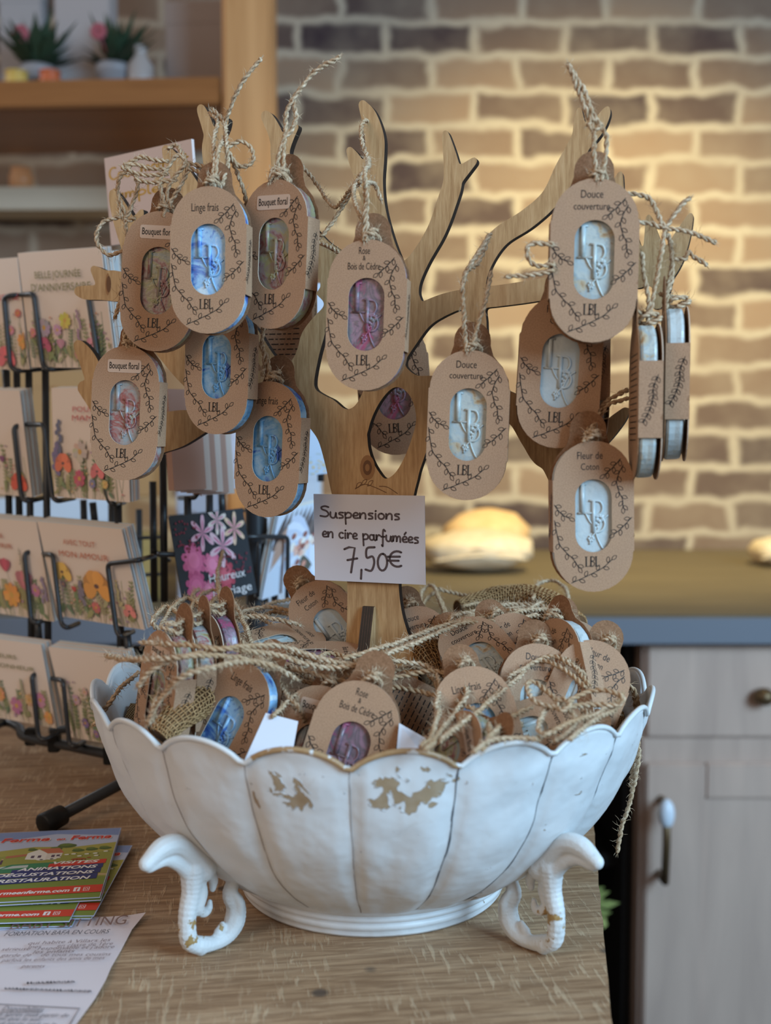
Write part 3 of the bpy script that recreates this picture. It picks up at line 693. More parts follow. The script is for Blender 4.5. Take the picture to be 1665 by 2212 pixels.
# ================================================================== TREE
TYAW = R(20)
TO = Vector((-0.010, 0.012, 0)); TN = Vector((math.sin(TYAW), math.cos(TYAW), 0)); TU = Vector((math.cos(TYAW), -math.sin(TYAW), 0))
def TP(px, py):      # pixel -> (u, z) in the tree panel
    p = PPL(px, py, TO, TN) - TO; return p.dot(TU), p.z
def TW(u, z, d=0.0): return TO + TU * u + TN * d + Vector((0, 0, z))
TREE = [
 [(826,1520,180),(824,1450,165),(820,1400,148),(812,1330,124),(808,1250,116),(808,1160,140),(808,1090,172),(806,1045,184)],
 [(770,1050,110),(752,980,105),(735,920,110),(700,870,110),(660,820,96)],
 [(870,1050,70),(893,1000,52),(910,930,50),(905,870,60),(893,810,64),(880,740,84),(872,660,84)],
 [(735,950,80),(790,880,80),(850,830,78),(895,800,70)],
 [(690,870,100),(668,790,90),(672,740,76),(700,680,80),(735,640,90),(730,590,80),(690,545,60),(650,490,50),(628,430,44),(613,370,44),(608,325,42)],
 [(608,330,34),(598,290,30),(584,262,26),(577,252,20)],
 [(612,330,34),(622,305,30),(640,282,14),(646,275,8)],
 [(668,840,90),(620,810,70),(575,745,60),(545,690,52),(515,600,50),(490,500,48),(473,400,46),(466,330,52),(464,305,44)],
 [(460,300,26),(449,265,24),(440,242,20),(437,235,14)],
 [(470,300,26),(483,278,24),(492,262,14)],
 [(650,850,100),(590,850,96),(520,860,92),(450,880,96),(395,925,90),(350,935,92),(290,920,84),(240,890,60),(205,852,44),(185,838,26)],
 [(240,890,60),(215,830,46),(195,780,38),(178,752,26),(172,745,16)],
 [(500,860,80),(450,830,68),(405,790,64),(360,735,60),(335,680,56),(320,640,50)],
 [(335,650,56),(290,628,52),(255,618,56),(232,608,40),(214,590,22),(207,583,14)],
 [(262,624,52),(225,632,30),(190,633,26),(174,630,18)],
 [(330,655,50),(312,590,52),(292,535,50),(272,480,44),(256,440,30),(248,420,16)],
 [(285,520,40),(300,485,28),(311,458,10)],
 [(520,660,46),(480,560,48),(448,480,48),(418,420,46),(392,375,40),(372,342,30),(362,324,16)],
 [(400,410,30),(370,400,20),(345,392,16)],
 [(872,680,86),(846,590,66),(828,530,56),(812,460,50),(806,400,50),(812,340,44),(812,300,42),(800,255,34),(786,228,18)],
 [(800,420,40),(782,375,34),(768,345,26),(758,326,14)],
 [(868,660,80),(878,610,66),(910,560,44),(945,500,42),(967,440,44),(980,395,42),(976,350,32),(966,300,18),(964,288,10)],
 [(978,395,38),(1002,372,28),(1026,350,16)],
 [(880,760,80),(905,700,66),(950,664,48),(1010,648,46),(1080,640,46),(1150,630,48),(1250,612,50),(1340,596,56),(1400,582,62),(1425,560,60)],
 [(1420,590,60),(1412,540,44),(1406,500,26),(1402,470,12)],
 [(1425,600,56),(1452,560,52),(1475,510,36),(1492,468,14)],
 [(1425,570,60),(1432,620,40),(1420,655,30)],
 [(1032,700,44),(1026,640,46),(1040,575,46),(1080,515,44),(1140,475,44),(1190,430,44),(1225,370,54),(1250,320,50),(1262,290,44)],
 [(1255,300,36),(1252,260,22),(1253,238,10)],
 [(1262,310,40),(1290,280,34),(1308,250,24),(1314,236,10)],
 [(1380,600,50),(1352,500,44),(1335,430,34),(1338,390,20),(1342,374,8)],
 [(1026,660,44),(1030,740,50),(1010,800,52)],
 [(895,830,84),(950,850,70),(1020,860,64),(1080,870,62),(1125,895,62),(1155,945,60),(1185,985,60),(1235,975,52),(1290,950,46),(1335,908,32),(1352,888,18)],
 [(1175,960,56),(1200,1010,50),(1220,1060,44),(1240,1110,30)],
]
step = 0.0009
segs = []
for br in TREE:
    pp = []
    for px, py, wd in br:
        u, z = TP(px, py); uw, _ = TP(px + wd / 2, py); pp.append((u, z, abs(uw - u) * 0.97))
    cr = crom(pp, 5)
    segs += [(a.x, a.y, max(a.z, 0.0008), b.x, b.y, max(b.z, 0.0008)) for a, b in zip(cr, cr[1:])]
u0 = min(s[0] for s in segs) - 0.01; u1 = max(s[0] for s in segs) + 0.01
z0 = TP(826, 1520)[1] - 0.0; z1 = max(s[1] for s in segs) + 0.01
z0 = 0.055
nx = int((u1 - u0) / step); nz = int((z1 - z0) / step)
gu = u0 + np.arange(nx) * step; gz = z0 + np.arange(nz) * step
G = np.full((nz, nx), 1.0)
for (ax, az, ar, bx_, bz_, br_) in segs:
    m = max(ar, br_) + 0.008
    i0 = max(int((min(ax, bx_) - m - u0) / step), 0); i1 = min(int((max(ax, bx_) + m - u0) / step) + 1, nx)
    j0 = max(int((min(az, bz_) - m - z0) / step), 0); j1 = min(int((max(az, bz_) + m - z0) / step) + 1, nz)
    if i1 <= i0 or j1 <= j0: continue
    U, Zg = np.meshgrid(gu[i0:i1], gz[j0:j1])
    dx, dz = bx_ - ax, bz_ - az; L2 = dx * dx + dz * dz + 1e-12
    t = np.clip(((U - ax) * dx + (Zg - az) * dz) / L2, 0, 1)
    d = np.hypot(U - ax - t * dx, Zg - az - t * dz) - (ar + t * (br_ - ar))
    G[j0:j1, i0:i1] = np.minimum(G[j0:j1, i0:i1], d)
G = np.minimum(G, 0.008)
CARVE = [
 [(852,838),(876,842),(894,866),(902,905),(893,945),(878,985),(858,1020),(838,1034),(826,1026),(806,992),(797,952),(803,912),(824,868)],
 [(716,700),(702,735),(690,780),(682,834),(700,852),(724,864),(752,885),(778,866),(800,800),(790,720),(760,690)],
 [(535,680),(560,712),(590,760),(614,788),(632,782),(646,756),(656,720),(680,687),(704,660),(690,640),(664,618),(600,600),(540,620)],
 [(300,1000),(345,982),(395,966),(430,946),(480,914),(540,890),(600,882),(645,895),(672,930),(690,975),(704,1010),(716,1062),(690,1130),(560,1200),(300,1200)],
 [(330,796),(362,822),(396,852),(450,872),(450,884),(396,886),(330,884)],
 [(1001,670),(960,686),(930,706),(903,742),(878,782),(886,800),(905,812),(930,812),(960,812),(985,800),(1000,760),(1006,700)],
 [(905,1035),(915,1000),(930,960),(960,905),(1000,905),(1040,925),(1100,1000),(1000,1100),(900,1100)],
]
def psdf(poly, U, Zg):
    n = len(poly); d = np.full(U.shape, 1e9); ins = np.zeros(U.shape, bool)
    for i in range(n):
        ax, az = poly[i]; bx_, bz_ = poly[(i + 1) % n]; dx, dz = bx_ - ax, bz_ - az
        t = np.clip(((U - ax) * dx + (Zg - az) * dz) / (dx * dx + dz * dz + 1e-12), 0, 1)
        d = np.minimum(d, np.hypot(U - ax - t * dx, Zg - az - t * dz))
        c = ((az > Zg) != (bz_ > Zg)) & (U < (bx_ - ax) * (Zg - az) / ((bz_ - az) if abs(bz_ - az) > 1e-12 else 1e-12) + ax)
        ins ^= c
    return np.where(ins, -d, d)
UU, ZZ = np.meshgrid(gu, gz)
for pl in CARVE:
    pl2 = [(p.x, p.y) for p in crom([(*TP(*p), 0) for p in pl], 3, True)]
    G = np.maximum(G, -np.maximum(psdf(pl2, UU, ZZ), -0.008))
for _ in range(3):        # soften crotches like a laser-cut outline
    G[1:-1, 1:-1] = (G[1:-1, 1:-1] * 4 + G[:-2, 1:-1] + G[2:, 1:-1] + G[1:-1, :-2] + G[1:-1, 2:]) / 8
G[0, :] = 0.01; G[-1, :] = 0.01
# foot: straight widening base down into the bowl
def contours(G):
    ed = {}
    def ip(a, b, va, vb):
        t = va / (va - vb); return (a[0] + (b[0] - a[0]) * t, a[1] + (b[1] - a[1]) * t)
    nxt = {}
    inside = G < 0
    J, I = np.nonzero((inside[:-1, :-1].astype(int) + inside[1:, :-1] + inside[:-1, 1:] + inside[1:, 1:]) % 4 != 0)
    pos_ = {}
    for j, i in zip(J, I):
        c = [(i, j), (i+1, j), (i+1, j+1), (i, j+1)]; v = [G[j, i], G[j, i+1], G[j+1, i+1], G[j+1, i]]
        e = []
        for k in range(4):
            a, b = k, (k + 1) % 4
            if (v[a] < 0) != (v[b] < 0):
                key = (min(c[a], c[b]), max(c[a], c[b])); pos_[key] = ip(c[a], c[b], v[a], v[b]); e.append(key)
        if len(e) == 2: pairs = [(e[0], e[1])]
        else: pairs = [(e[0], e[1]), (e[2], e[3])]
        for a, b in pairs:
            nxt.setdefault(a, []).append(b); nxt.setdefault(b, []).append(a)
    loops = []; seen = set()
    for k in nxt:
        if k in seen: continue
        lp = [k]; seen.add(k); cur = k
        while True:
            n_ = [q for q in nxt[cur] if q not in seen]
            if not n_: break
            cur = n_[0]; seen.add(cur); lp.append(cur)
        if len(lp) > 12: loops.append([pos_[q] for q in lp])
    return loops
loops = contours(G)
TH = 0.0058
cu = bpy.data.curves.new('t', 'CURVE'); cu.dimensions = '2D'; cu.fill_mode = 'BOTH'; cu.extrude = TH / 2
for lp in loops:
    P2 = [(u0 + x * step, z0 + y * step) for x, y in lp]
    for _ in range(2): P2 = [((P2[i-1][0] + 2*P2[i][0] + P2[(i+1) % len(P2)][0]) / 4, (P2[i-1][1] + 2*P2[i][1] + P2[(i+1) % len(P2)][1]) / 4) for i in range(len(P2))]
    sp_ = cu.splines.new('POLY'); sp_.points.add(len(P2) - 1); sp_.use_cyclic_u = True
    for q_, (x, y) in zip(sp_.points, P2): q_.co = (x, y, 0, 1)
ob = bpy.data.objects.new('t', cu); C.objects.link(ob); tm = evalmesh(ob); bpy.data.objects.remove(ob)
# curve lies in XY, extruded in Z -> turn to XZ with thickness along Y
for v in tm.vertices: v.co = Vector((v.co.x, -v.co.z, v.co.y))
tm.update(); tm.materials.clear(); tm.materials.append(PLY); tm.materials.append(BURNT)
for p in tm.polygons: p.material_index = 0 if abs(p.normal.y) > 0.7 else 1; p.use_smooth = False
tree = empty('display_tree', M=Matrix.Translation(TO + Vector((0, 0, 0.0))) @ Matrix.Rotation(-TYAW, 4, 'Z'))
link('tree_panel', tm, tree)
tag(tree, 'laser-cut plywood tree with burnt dark edges standing in the white bowl', 'display stand')
# crossing board: lower part slopes out towards the viewer
mb = MB()
slu = TP(802, 1400)[0]; zt = TP(802, 1308)[1]
out = [(-TH/2 - 0.003, zt), (-0.046, 0.060), (0.046, 0.060), (TH/2 + 0.003, zt)]
n = len(out)
mb.add([(slu - 0.0040, y, z) for y, z in out] + [(slu + 0.0040, y, z) for y, z in out], [tuple(range(n)), tuple(range(2*n-1, n-1, -1))], 0)
b0 = len(mb.v); mb.add([(slu - 0.0040, y, z) for y, z in out] + [(slu + 0.0040, y, z) for y, z in out], [(i, (i+1) % n, n + (i+1) % n, n + i) for i in range(n)], 1)
mb.build('cross_board', [PLY, BURNTX], tree)
# slot frame line, engraved twig and knot
mb = MB(); sh_ = Sheet(mb, (0, -TH/2, 0), (1, 0, 0), (0, 0, 1), (0, -1, 0))
def tl(pts, wd): sh_.line([TP(*p) for p in pts], wd, 0)
tl(c2([(770,1056),(790,1046),(812,1052),(838,1064)]), 0.0005); tl(c2([(822,1050),(840,1052),(862,1066)]), 0.0005)
for x, y in ((772,1050),(784,1044),(797,1046)):
    tl(c2([(x,y+4),(x+4,y-6),(x+12,y-8),(x+7,y+1),(x,y+4)]), 0.0004)
mb.build('engraved_twig', mat('engraving', (0.16, 0.07, 0.03), 0.7), tree)
mb = MB(); sh_ = Sheet(mb, (0, -TH/2, 0), (1, 0, 0), (0, 0, 1), (0, -1, 0))
for k, (sc, mi) in enumerate(((1, 0), (0.6, 1), (0.3, 0))):
    sh_.poly([TP(797 + 16*sc*math.cos(a), 1010 + 27*sc*math.sin(a)) for a in [i*math.pi/12 for i in range(24)]], mi, k + 1)
mb.build('wood_knot', [mat('knot_ring', (0.34, 0.17, 0.07), 0.7), mat('knot_heart', (0.16, 0.07, 0.03), 0.7)], tree)
mb = MB(); sh_ = Sheet(mb, (0, -TH/2, 0), (1, 0, 0), (0, 0, 1), (0, -1, 0))
for k in range(2): sh_.poly([TP((240 if k else 238) + (5)*math.cos(a), 615 + (18 if k else 24)*math.sin(a)) for a in [i*math.pi/8 for i in range(16)]], k, k + 1)
mb.build('wood_knot', [mat('knot_ring', (0.34, 0.17, 0.07), 0.7), mat('knot_heart', (0.16, 0.07, 0.03), 0.7)], tree)

# ================================================================== PENDANTS
W, H, D = 0.0465, 0.0880, 0.0125
def stad(w_, h, n=16, cz=0.0):
    """stadium outline, w_ x h, in x,z"""
    r = w_ / 2; s_ = h / 2 - r; out = []
    for i in range(n + 1): a = math.pi * i / n; out.append((r * math.cos(a), s_ + r * math.sin(a) + cz))
    for i in range(n + 1): a = math.pi + math.pi * i / n; out.append((r * math.cos(a), -s_ + r * math.sin(a) + cz))
    return out
def z2l(zx, zy): return ((zx / 2.775 + 150 - 449) / 163 * W, -(zy / 2.775 + 100 - 562) / 315 * H)
def sprig(sh, stem, mi, leafL=0.0038, every=4, side0=1, lw=0.00044, both=False, k=1):
    st = c2([z2l(*p) for p in stem], 7); sh.line(st, lw, mi, k)
    sd = side0
    for i in range(1, len(st) - 1, every):
        dx, dy = st[i+1][0]-st[i-1][0], st[i+1][1]-st[i-1][1]; l = math.hypot(dx, dy) or 1; dx /= l; dy /= l
        for s_ in ((sd, -sd) if both else (sd,)):
            ang = 0.75 * s_; ex = dx*math.cos(ang) - dy*math.sin(ang); ey = dx*math.sin(ang) + dy*math.cos(ang); nx_, ny_ = -ey, ex
            b = st[i]; Lf = leafL; o = [(b[0] + ex*Lf*t + nx_*Lf*0.27*q, b[1] + ey*Lf*t + ny_*Lf*0.27*q) for t, q in ((0.12,0),(0.35,0.8),(0.62,1),(0.85,0.7),(1.05,0),(0.85,-0.6),(0.62,-0.9),(0.35,-0.75),(0.12,0))]
            sh.line(o, lw * 0.85, mi, k)
        sd = -sd
    b = st[-1]; a = st[-2]; dx, dy = b[0]-a[0], b[1]-a[1]; l = math.hypot(dx, dy); dx /= l; dy /= l; Lf = leafL
    sh.line([(b[0]+dx*Lf*t - dy*Lf*0.27*q, b[1]+dy*Lf*t + dx*Lf*0.27*q) for t, q in ((0,0),(0.35,0.9),(0.7,0.9),(1,0),(0.7,-0.9),(0.35,-0.9),(0,0))], lw*0.85, mi, k)
SPR = [([(985,950),(955,985),(925,1015),(895,1040)], 1), ([(1000,985),(975,1035),(962,1085),(975,1140),(995,1185),(998,1232)], 1),
       ([(1048,1290),(1010,1330),(980,1360),(948,1385)], -1), ([(606,1210),(630,1245),(655,1270),(690,1288)], 1),
       ([(606,1300),(618,1370),(635,1440),(675,1490),(715,1530),(742,1575)], 1), ([(700,1665),(760,1640),(820,1612),(880,1580),(932,1535)], 1)]
def serif_lbl(sh, cx, cy, h, mi, k=1, big=False):
    w_ = h * 0.42; t = h * 0.13; th = h * 0.055
    def L(x, y, h, w_):
        sh.poly([(x, y), (x+t, y), (x+t, y+h), (x, y+h)], mi, k); sh.poly([(x-th, y), (x+w_, y), (x+w_, y+th), (x-th, y+th)], mi, k)
        sh.poly([(x-th, y+h-th), (x+t+th, y+h-th), (x+t+th, y+h), (x-th, y+h)], mi, k); sh.poly([(x+w_-th, y), (x+w_, y), (x+w_, y+h*0.24)], mi, k)
    def B(x, y, h, w_):
        sh.poly([(x, y), (x+t, y), (x+t, y+h), (x, y+h)], mi, k)
        for (a, b) in ((0, 0.53), (0.53, 1)):
            pts = [(x, y+h*b-th/2), (x+w_*0.55, y+h*b-th/2), (x+w_*0.95, y+h*(a+b)/2+h*0.12), (x+w_*0.95, y+h*(a+b)/2-h*0.12), (x+w_*0.55, y+h*a+th/2), (x, y+h*a+th/2)]
            sh.line(pts, th * 1.5, mi, k)
    L(cx - w_*1.55, cy - h*0.5, h, w_); B(cx - w_*0.45, cy - h*0.5, h, w_); L(cx + w_*0.75, cy - h*0.5, h, w_)
TITLES = {'linge': [('Linge frais', 0.040, 0.0040)], 'bouquet': [('Bouquet floral', 0.0, 0.0038)],
          'rose': [('Rose', 0.046, 0.0036), ('&', 0.0385, 0.003), ('Bois de Cèdre', 0.031, 0.0036)],
          'douce': [('Douce', 0.0385, 0.0038), ('couverture', 0.0315, 0.0036)], 'coton': [('Fleur de', 0.0385, 0.0038), ('Coton', 0.0315, 0.0038)]}
TWID = {'Linge frais': 0.0175, 'Bouquet floral': 0.0185, 'Rose': 0.0072, '&': 0.0022, 'Bois de Cèdre': 0.020, 'Douce': 0.0125, 'couverture': 0.0200, 'Fleur de': 0.0155, 'Coton': 0.0112}
_fm = {}
CT = 0.0006
def front_mesh(kind):
    if kind in _fm: return _fm[kind]
    mb = MB(); outer = stad(W, H); innr = stad(0.0215, 0.0425, cz=0.0005)
    def ring(y): return [Vector((x, y, z)) for x, z in outer] + [Vector((x, y, z)) for x, z in innr]
    n = len(outer); q = [(i, (i+1) % n, n + (i+1) % n, n + i) for i in range(n)]
    mb.add(ring(0), q, 0); mb.add(ring(CT), [tuple(reversed(f)) for f in q], 1)
    e = [Vector((x, 0, z)) for x, z in outer] + [Vector((x, CT, z)) for x, z in outer]; mb.add(e, [(i, n+i, n+(i+1) % n, (i+1) % n) for i in range(n)], 3)
    e = [Vector((x, 0, z)) for x, z in innr] + [Vector((x, CT, z)) for x, z in innr]; mb.add(e, [(i, (i+1) % n, n+(i+1) % n, n+i) for i in range(n)], 3)
    sh = Sheet(mb, (0, 0, 0), (1, 0, 0), (0, 0, 1), (0, -1, 0), 0.00012)
    for st, sd in SPR: sprig(sh, st, 2, side0=sd)
    serif_lbl(sh, -0.001, -0.0262, 0.0060, 2)
    if kind != 'bouquet':
        ts = TITLES[kind]
        if kind == 'rose': ts = [('Rose', 0.0355, 0.0042), ('&', 0.0318, 0.0030), ('Bois de Cèdre', 0.0265, 0.0042)]
        elif kind == 'linge': ts = [('Linge frais', 0.0292, 0.0050)]
        else: ts = [(ts[0][0], 0.0335, 0.0044), (ts[1][0], 0.0272, 0.0040)]
        for body, z, h in ts: sh.text(body, -TWID[body]/2 - 0.0017, TWID[body]/2 - 0.0023, z, h, 2)
    me = mb.build('tmp', [KRAFT, KRAFTB, INK, mat('card_cut_edge', (0.62, 0.46, 0.34), 0.7)]); m = me.data; bpy.data.objects.remove(me)
    _fm[kind] = m; return m
def back_mesh():
    if 'back' in _fm: return _fm['back']
    o = stad(W, H); r = W / 2; s_ = H / 2 - r
    pts = [(r * math.cos(a), -s_ + r * math.sin(a)) for a in [math.pi + math.pi * i / 16 for i in range(17)]]
    pts += [(r, s_), (r*0.96, s_+0.007), (r*0.80, s_+0.0145), (r*0.55, s_+0.021), (r*0.47, s_+0.027)]
    pts += [(r*0.47*math.cos(a), s_+0.030 + r*0.47*math.sin(a)) for a in [math.pi*i/10 for i in range(11)]]
    pts += [(-r*0.47, s_+0.027), (-r*0.55, s_+0.021), (-r*0.80, s_+0.0145), (-r*0.96, s_+0.007), (-r, s_)]
    mb = MB(); n = len(pts); y0, y1 = D, D + CT
    mb.add([Vector((x, y0, z)) for x, z in pts], [tuple(range(n))], 0); mb.add([Vector((x, y1, z)) for x, z in pts], [tuple(range(n-1, -1, -1))], 1)
    mb.add([Vector((x, y0, z)) for x, z in pts] + [Vector((x, y1, z)) for x, z in pts], [(i, n+i, n+(i+1) % n, (i+1) % n) for i in range(n)], 0)
    sh = Sheet(mb, (0, y1, 0), (-1, 0, 0), (0, 0, 1), (0, 1, 0), 0.00012)
    rr = random.Random(3)
    for i in range(15):     # small instructions printed on the back
        z = 0.026 - i * 0.0034; x = -0.015
        while x < 0.013:
            l = rr.uniform(0.0015, 0.005); sh.line([(x, z), (min(x+l, 0.016), z)], 0.0007, 2); x += l + 0.0012
    o = mb.build('tmp', [KRAFTB, KRAFT, INK]); m = o.data; bpy.data.objects.remove(o); _fm['back'] = m; return m
def spine_mesh(side):
    k = 'spine%d' % side
    if k in _fm: return _fm[k]
    mb = MB(); z0_, z1_ = -0.0205, 0.0215; x = side * W / 2
    mb.box((min(x, x + side*CT), 0.0, z0_), (max(x, x + side*CT), D + CT, z1_), 0)
    sh = Sheet(mb, (x + side*CT, D/2, 0), (0, side, 0), (0, 0, 1), (side, 0, 0), 0.00012)
    st = c2([(0.0036, 0.014), (0.0010, 0.007), (0.0008, 0.001), (-0.0012, -0.006), (-0.0046, -0.0125)], 6); sh.line(st, 0.0004, 1)
    for i in range(1, len(st) - 1, 3):
        for sg in (1, -1):
            dx, dy = st[i+1][0]-st[i-1][0], st[i+1][1]-st[i-1][1]; l = math.hypot(dx, dy); an = math.atan2(dy, dx) + 0.7*sg; Lf = 0.0036
            ex, ey = math.cos(an), math.sin(an)
            sh.line([(st[i][0] + ex*Lf*t - ey*Lf*0.24*w_, st[i][1] + ey*Lf*t + ex*Lf*0.24*w_) for t, w_ in ((0.1,0),(0.35,0.8),(0.65,1),(1.05,0),(0.65,-1),(0.35,-0.8),(0.1,0))], 0.00036, 1)
    o = mb.build('tmp', [KRAFT, INK]); m = o.data; bpy.data.objects.remove(o); _fm[k] = m; return m
def wax_mesh():
    if 'wax' in _fm: return _fm['wax']
    mb = MB(); y0, y1 = 0.0024, D - 0.0002; ov = stad(W - 0.0022, H - 0.0022, 18); n = len(ov)
    rings = [(0.92, y0 + 0.0), (0.985, y0 + 0.0008), (1.0, y0 + 0.0022), (0.995, (y0+y1)/2), (1.0, y1 - 0.0018), (0.975, y1 - 0.0004), (0.9, y1)]
    vs = []
    for s_, y in rings:
        for x, z in ov:
            j = 1 + 0.012 * noise.noise(Vector((x*260, y*300, z*260))); vs.append(Vector((x*(1-(1-s_)*1.2)*j, y, z*(1-(1-s_)*0.6)*j)))
    fs = [(i*n+k, (i+1)*n+k, (i+1)*n+(k+1) % n, i*n+(k+1) % n) for i in range(len(rings)-1) for k in range(n)]
    fs += [tuple(range(n)), tuple(len(rings)*n - 1 - k for k in range(n))]
    mb.add(vs, fs, 0, False)
    # raised monogram L B L with a flower stem
    def T(pts, r, sm=6): mb.tube([Vector((x*1.12, y0 - 0.0003, z*1.12)) for x, z in pts], r*1.15, sm, 0, smooth=True)
    T([(-0.0055, 0.0165), (-0.0055, 0.0020)], 0.00125); T([(-0.0078, 0.0168), (-0.0032, 0.0168)], 0.0005); T([(-0.0078, 0.0018), (-0.0006, 0.0018), (0.0002, 0.0038)], 0.0006)
    T([(0.0003, 0.0080), (0.0003, -0.0082)], 0.00105); T([(-0.0018, 0.0082)] + c2([(0.0003, 0.0082), (0.0040, 0.0075), (0.0052, 0.0042), (0.0038, 0.0012), (0.0004, 0.0004), (0.0045, -0.0004), (0.0062, -0.0040), (0.0045, -0.0076), (0.0002, -0.0084)], 5), 0.00062)
    T(c2([(-0.0042, 0.0025), (-0.0020, -0.002), (0.0010, -0.006), (0.002, -0.0105), (0.0045, -0.0160), (0.0062, -0.0172)], 6), 0.00048)
    T(c2([(-0.0018, -0.0145), (-0.0005, -0.0105), (0.0022, -0.0075), (0.0045, -0.0025), (0.0080, 0.0005)], 6), 0.00048)
    for cx, cz, s_ in ((0.0040, -0.0010, 1.0), (0.0016, -0.0055, 0.8), (-0.0012, -0.0130, 0.75)):
        for i in range(6):
            a = i * 1.05 + cx * 900; mb.blob((cx + 0.0017*s_*math.cos(a), y0 - 0.0003, cz + 0.0017*s_*math.sin(a)), 0.0012*s_, 0.0007, 0.0012*s_, 0, None, 7, 5)
    o = mb.build('tmp', [WAX['blue'][0]]); m = o.data; bpy.data.objects.remove(o); _fm['wax'] = m; return m
def sticker_mesh():
    if 'stk' in _fm: return _fm['stk']
    mb = MB(); x0, x1, za, zb_ = -0.0130, 0.0105, 0.0265, 0.0350; r = 0.0015; pts = []
    for cx, cz, a0 in ((x1-r, zb_-r, 0), (x0+r, zb_-r, 90), (x0+r, za+r, 180), (x1-r, za+r, 270)):
        pts += [(cx + r*math.cos(R(a0+i*22.5)), cz + r*math.sin(R(a0+i*22.5))) for i in range(5)]
    n = len(pts); y = -0.00025
    mb.add([Vector((x, y, z)) for x, z in pts] + [Vector((x, -0.00002, z)) for x, z in pts], [tuple(range(n))] + [(i, n+i, n+(i+1) % n, (i+1) % n) for i in range(n)], 0)
    sh = Sheet(mb, (0, y, 0), (1, 0, 0), (0, 0, 1), (0, -1, 0), 0.0001); sh.text('Bouquet floral', x0+0.0014, x1-0.0014, 0.0290, 0.0044, 1, bold=0.01)
    o = mb.build('tmp', [STICK, INK]); m = o.data; bpy.data.objects.remove(o); _fm['stk'] = m; return m
WK = {'linge': 'blue', 'bouquet': 'red', 'rose': 'pink', 'douce': 'cream', 'coton': 'white'}
def pendant(kind, M, label, group, wax=None, twines=(), knot=True, bow=None, sc=1.0, fuzz=0.9, rad=0.00088):
    t = empty('wax_pendant'); t.matrix_world = M @ Matrix.Scale(sc, 4); tag(t, label, 'pendant', group)
    link('card_front', front_mesh(kind), t); link('card_back', back_mesh(), t)
    link('card_side', spine_mesh(1), t); link('card_side', spine_mesh(-1), t)
    wm = link('wax_bar', wax_mesh(), t); wm.material_slots[0].link = 'OBJECT'; lst = WAX[WK[kind]]; wm.material_slots[0].material = lst[wax or 0]
    if kind == 'bouquet': link('sticker', sticker_mesh(), t, None, None)['label'] = 'pale kraft sticker'
    q = MB(); inv = (M @ Matrix.Scale(sc, 4)).inverted(); hole = M @ Vector((0, D * sc, (H/2 - W/2 + 0.030) * sc))
    if knot:   # knot over the top edge
        kp = [(-0.004, 0.006, H/2 + 0.000), (-0.002, -0.0005, H/2 + 0.0025), (0.003, 0.000, H/2 + 0.0035), (0.005, 0.006, H/2 + 0.001), (0.001, 0.011, H/2 + 0.002), (-0.003, 0.007, H/2 + 0.005), (0.0005, 0.0005, H/2 + 0.0055), (0.004, 0.005, H/2 + 0.006), (0.0, D - 0.001, H/2 + 0.007), (0.0, D + 0.003, H/2 + 0.008)]
        q.twine(crom(kp, 6), 0.0009, fuzz=fuzz * 1.6)
    for tw in twines:
        rr = rad
        pts = crom([inv @ Vector(p) for p in tw], 8)
        q.twine(pts, rr, fuzz=fuzz)
    if q.v: q.build('twine', [TWINE, HAIR], t)
    return t
def MT(px, py, Y, yaw=0, roll=0, pitch=0):
    c = P(px, py, Y)
    return Matrix.Translation(c) @ Matrix.Rotation(R(yaw), 4, 'Z') @ Matrix.Rotation(R(pitch), 4, 'X') @ Matrix.Rotation(R(roll), 4, 'Y')
def pp(Y, *pts):
    return [P(q[0], q[1], q[2] if len(q) > 2 else Y) for q in pts]
GH = 'wax pendants hanging from the plywood tree'
def hang(kind, px, py, hpx, Y, label, yaw=0, roll=0, tw=(), wax=None, knot=True, pitch=0):
    s_ = hpx * mpp(Y, P(px, py, Y).z) / H; s_ = min(max(s_, 0.90), 1.10)
    return pendant(kind, MT(px, py, Y, yaw, roll, pitch), label, GH, wax, [pp(Y, *t) for t in tw], knot, sc=s_)
# yaw<0 turns the front to the left so that the right side shows
hang('linge', 449, 562, 315, -0.058, 'light blue wax pendant marked Linge frais on the upper left branch of the tree', -9, 1, [
  [(462,402,-0.050),(461,350,-0.045),(464,300,-0.03),(470,262,-0.02),(455,240,-0.01)], [(478,400,-0.050),(490,360,-0.045),(492,310,-0.04),(484,262,-0.02),(462,236,-0.015)],
  [(492,320,-0.04),(520,303,-0.04),(546,322,-0.04),(545,352,-0.04),(518,360,-0.04),(496,330,-0.042)],
  [(495,330,-0.042),(512,370,-0.035),(526,410,-0.035),(532,450,-0.03),(526,485,-0.028)], [(486,268,-0.02),(497,235,-0.025),(520,185,-0.03),(563,128,-0.03)],
  [(488,300,-0.03),(470,330,-0.052),(465,380,-0.056)]])
hang('bouquet', 340, 608, 300, -0.018, 'red and yellow wax pendant with Bouquet floral sticker, left of the big blue one', -6, 4, [
  [(352,470),(355,440),(345,395),(365,360),(384,335),(404,362),(388,405),(362,445)], [(372,450),(360,420),(372,390),(398,350),(380,312,-0.005),(362,322,-0.005)],
  [(362,368),(320,362),(290,352),(268,366)], [(362,378),(310,378),(262,362)], [(365,350),(330,344),(300,338),(268,358)], [(395,352),(440,360),(472,362,-0.03)], [(380,390),(330,396),(290,388)],
  [(400,365),(430,372),(456,390,-0.03)]], 1)
hang('bouquet', 590, 550, 318, -0.048, 'grey and brown wax pendant with Bouquet floral sticker, right of the big blue one', -29, 3, [
  [(596,392),(600,350),(606,320),(616,290),(622,240),(642,200),(682,155),(735,122)], [(612,385),(612,340),(614,300),(628,285),(640,250),(634,218),(644,196)],
  [(580,392),(590,366),(606,372),(622,398)], [(584,388),(596,362),(614,374),(622,404)]], 1)
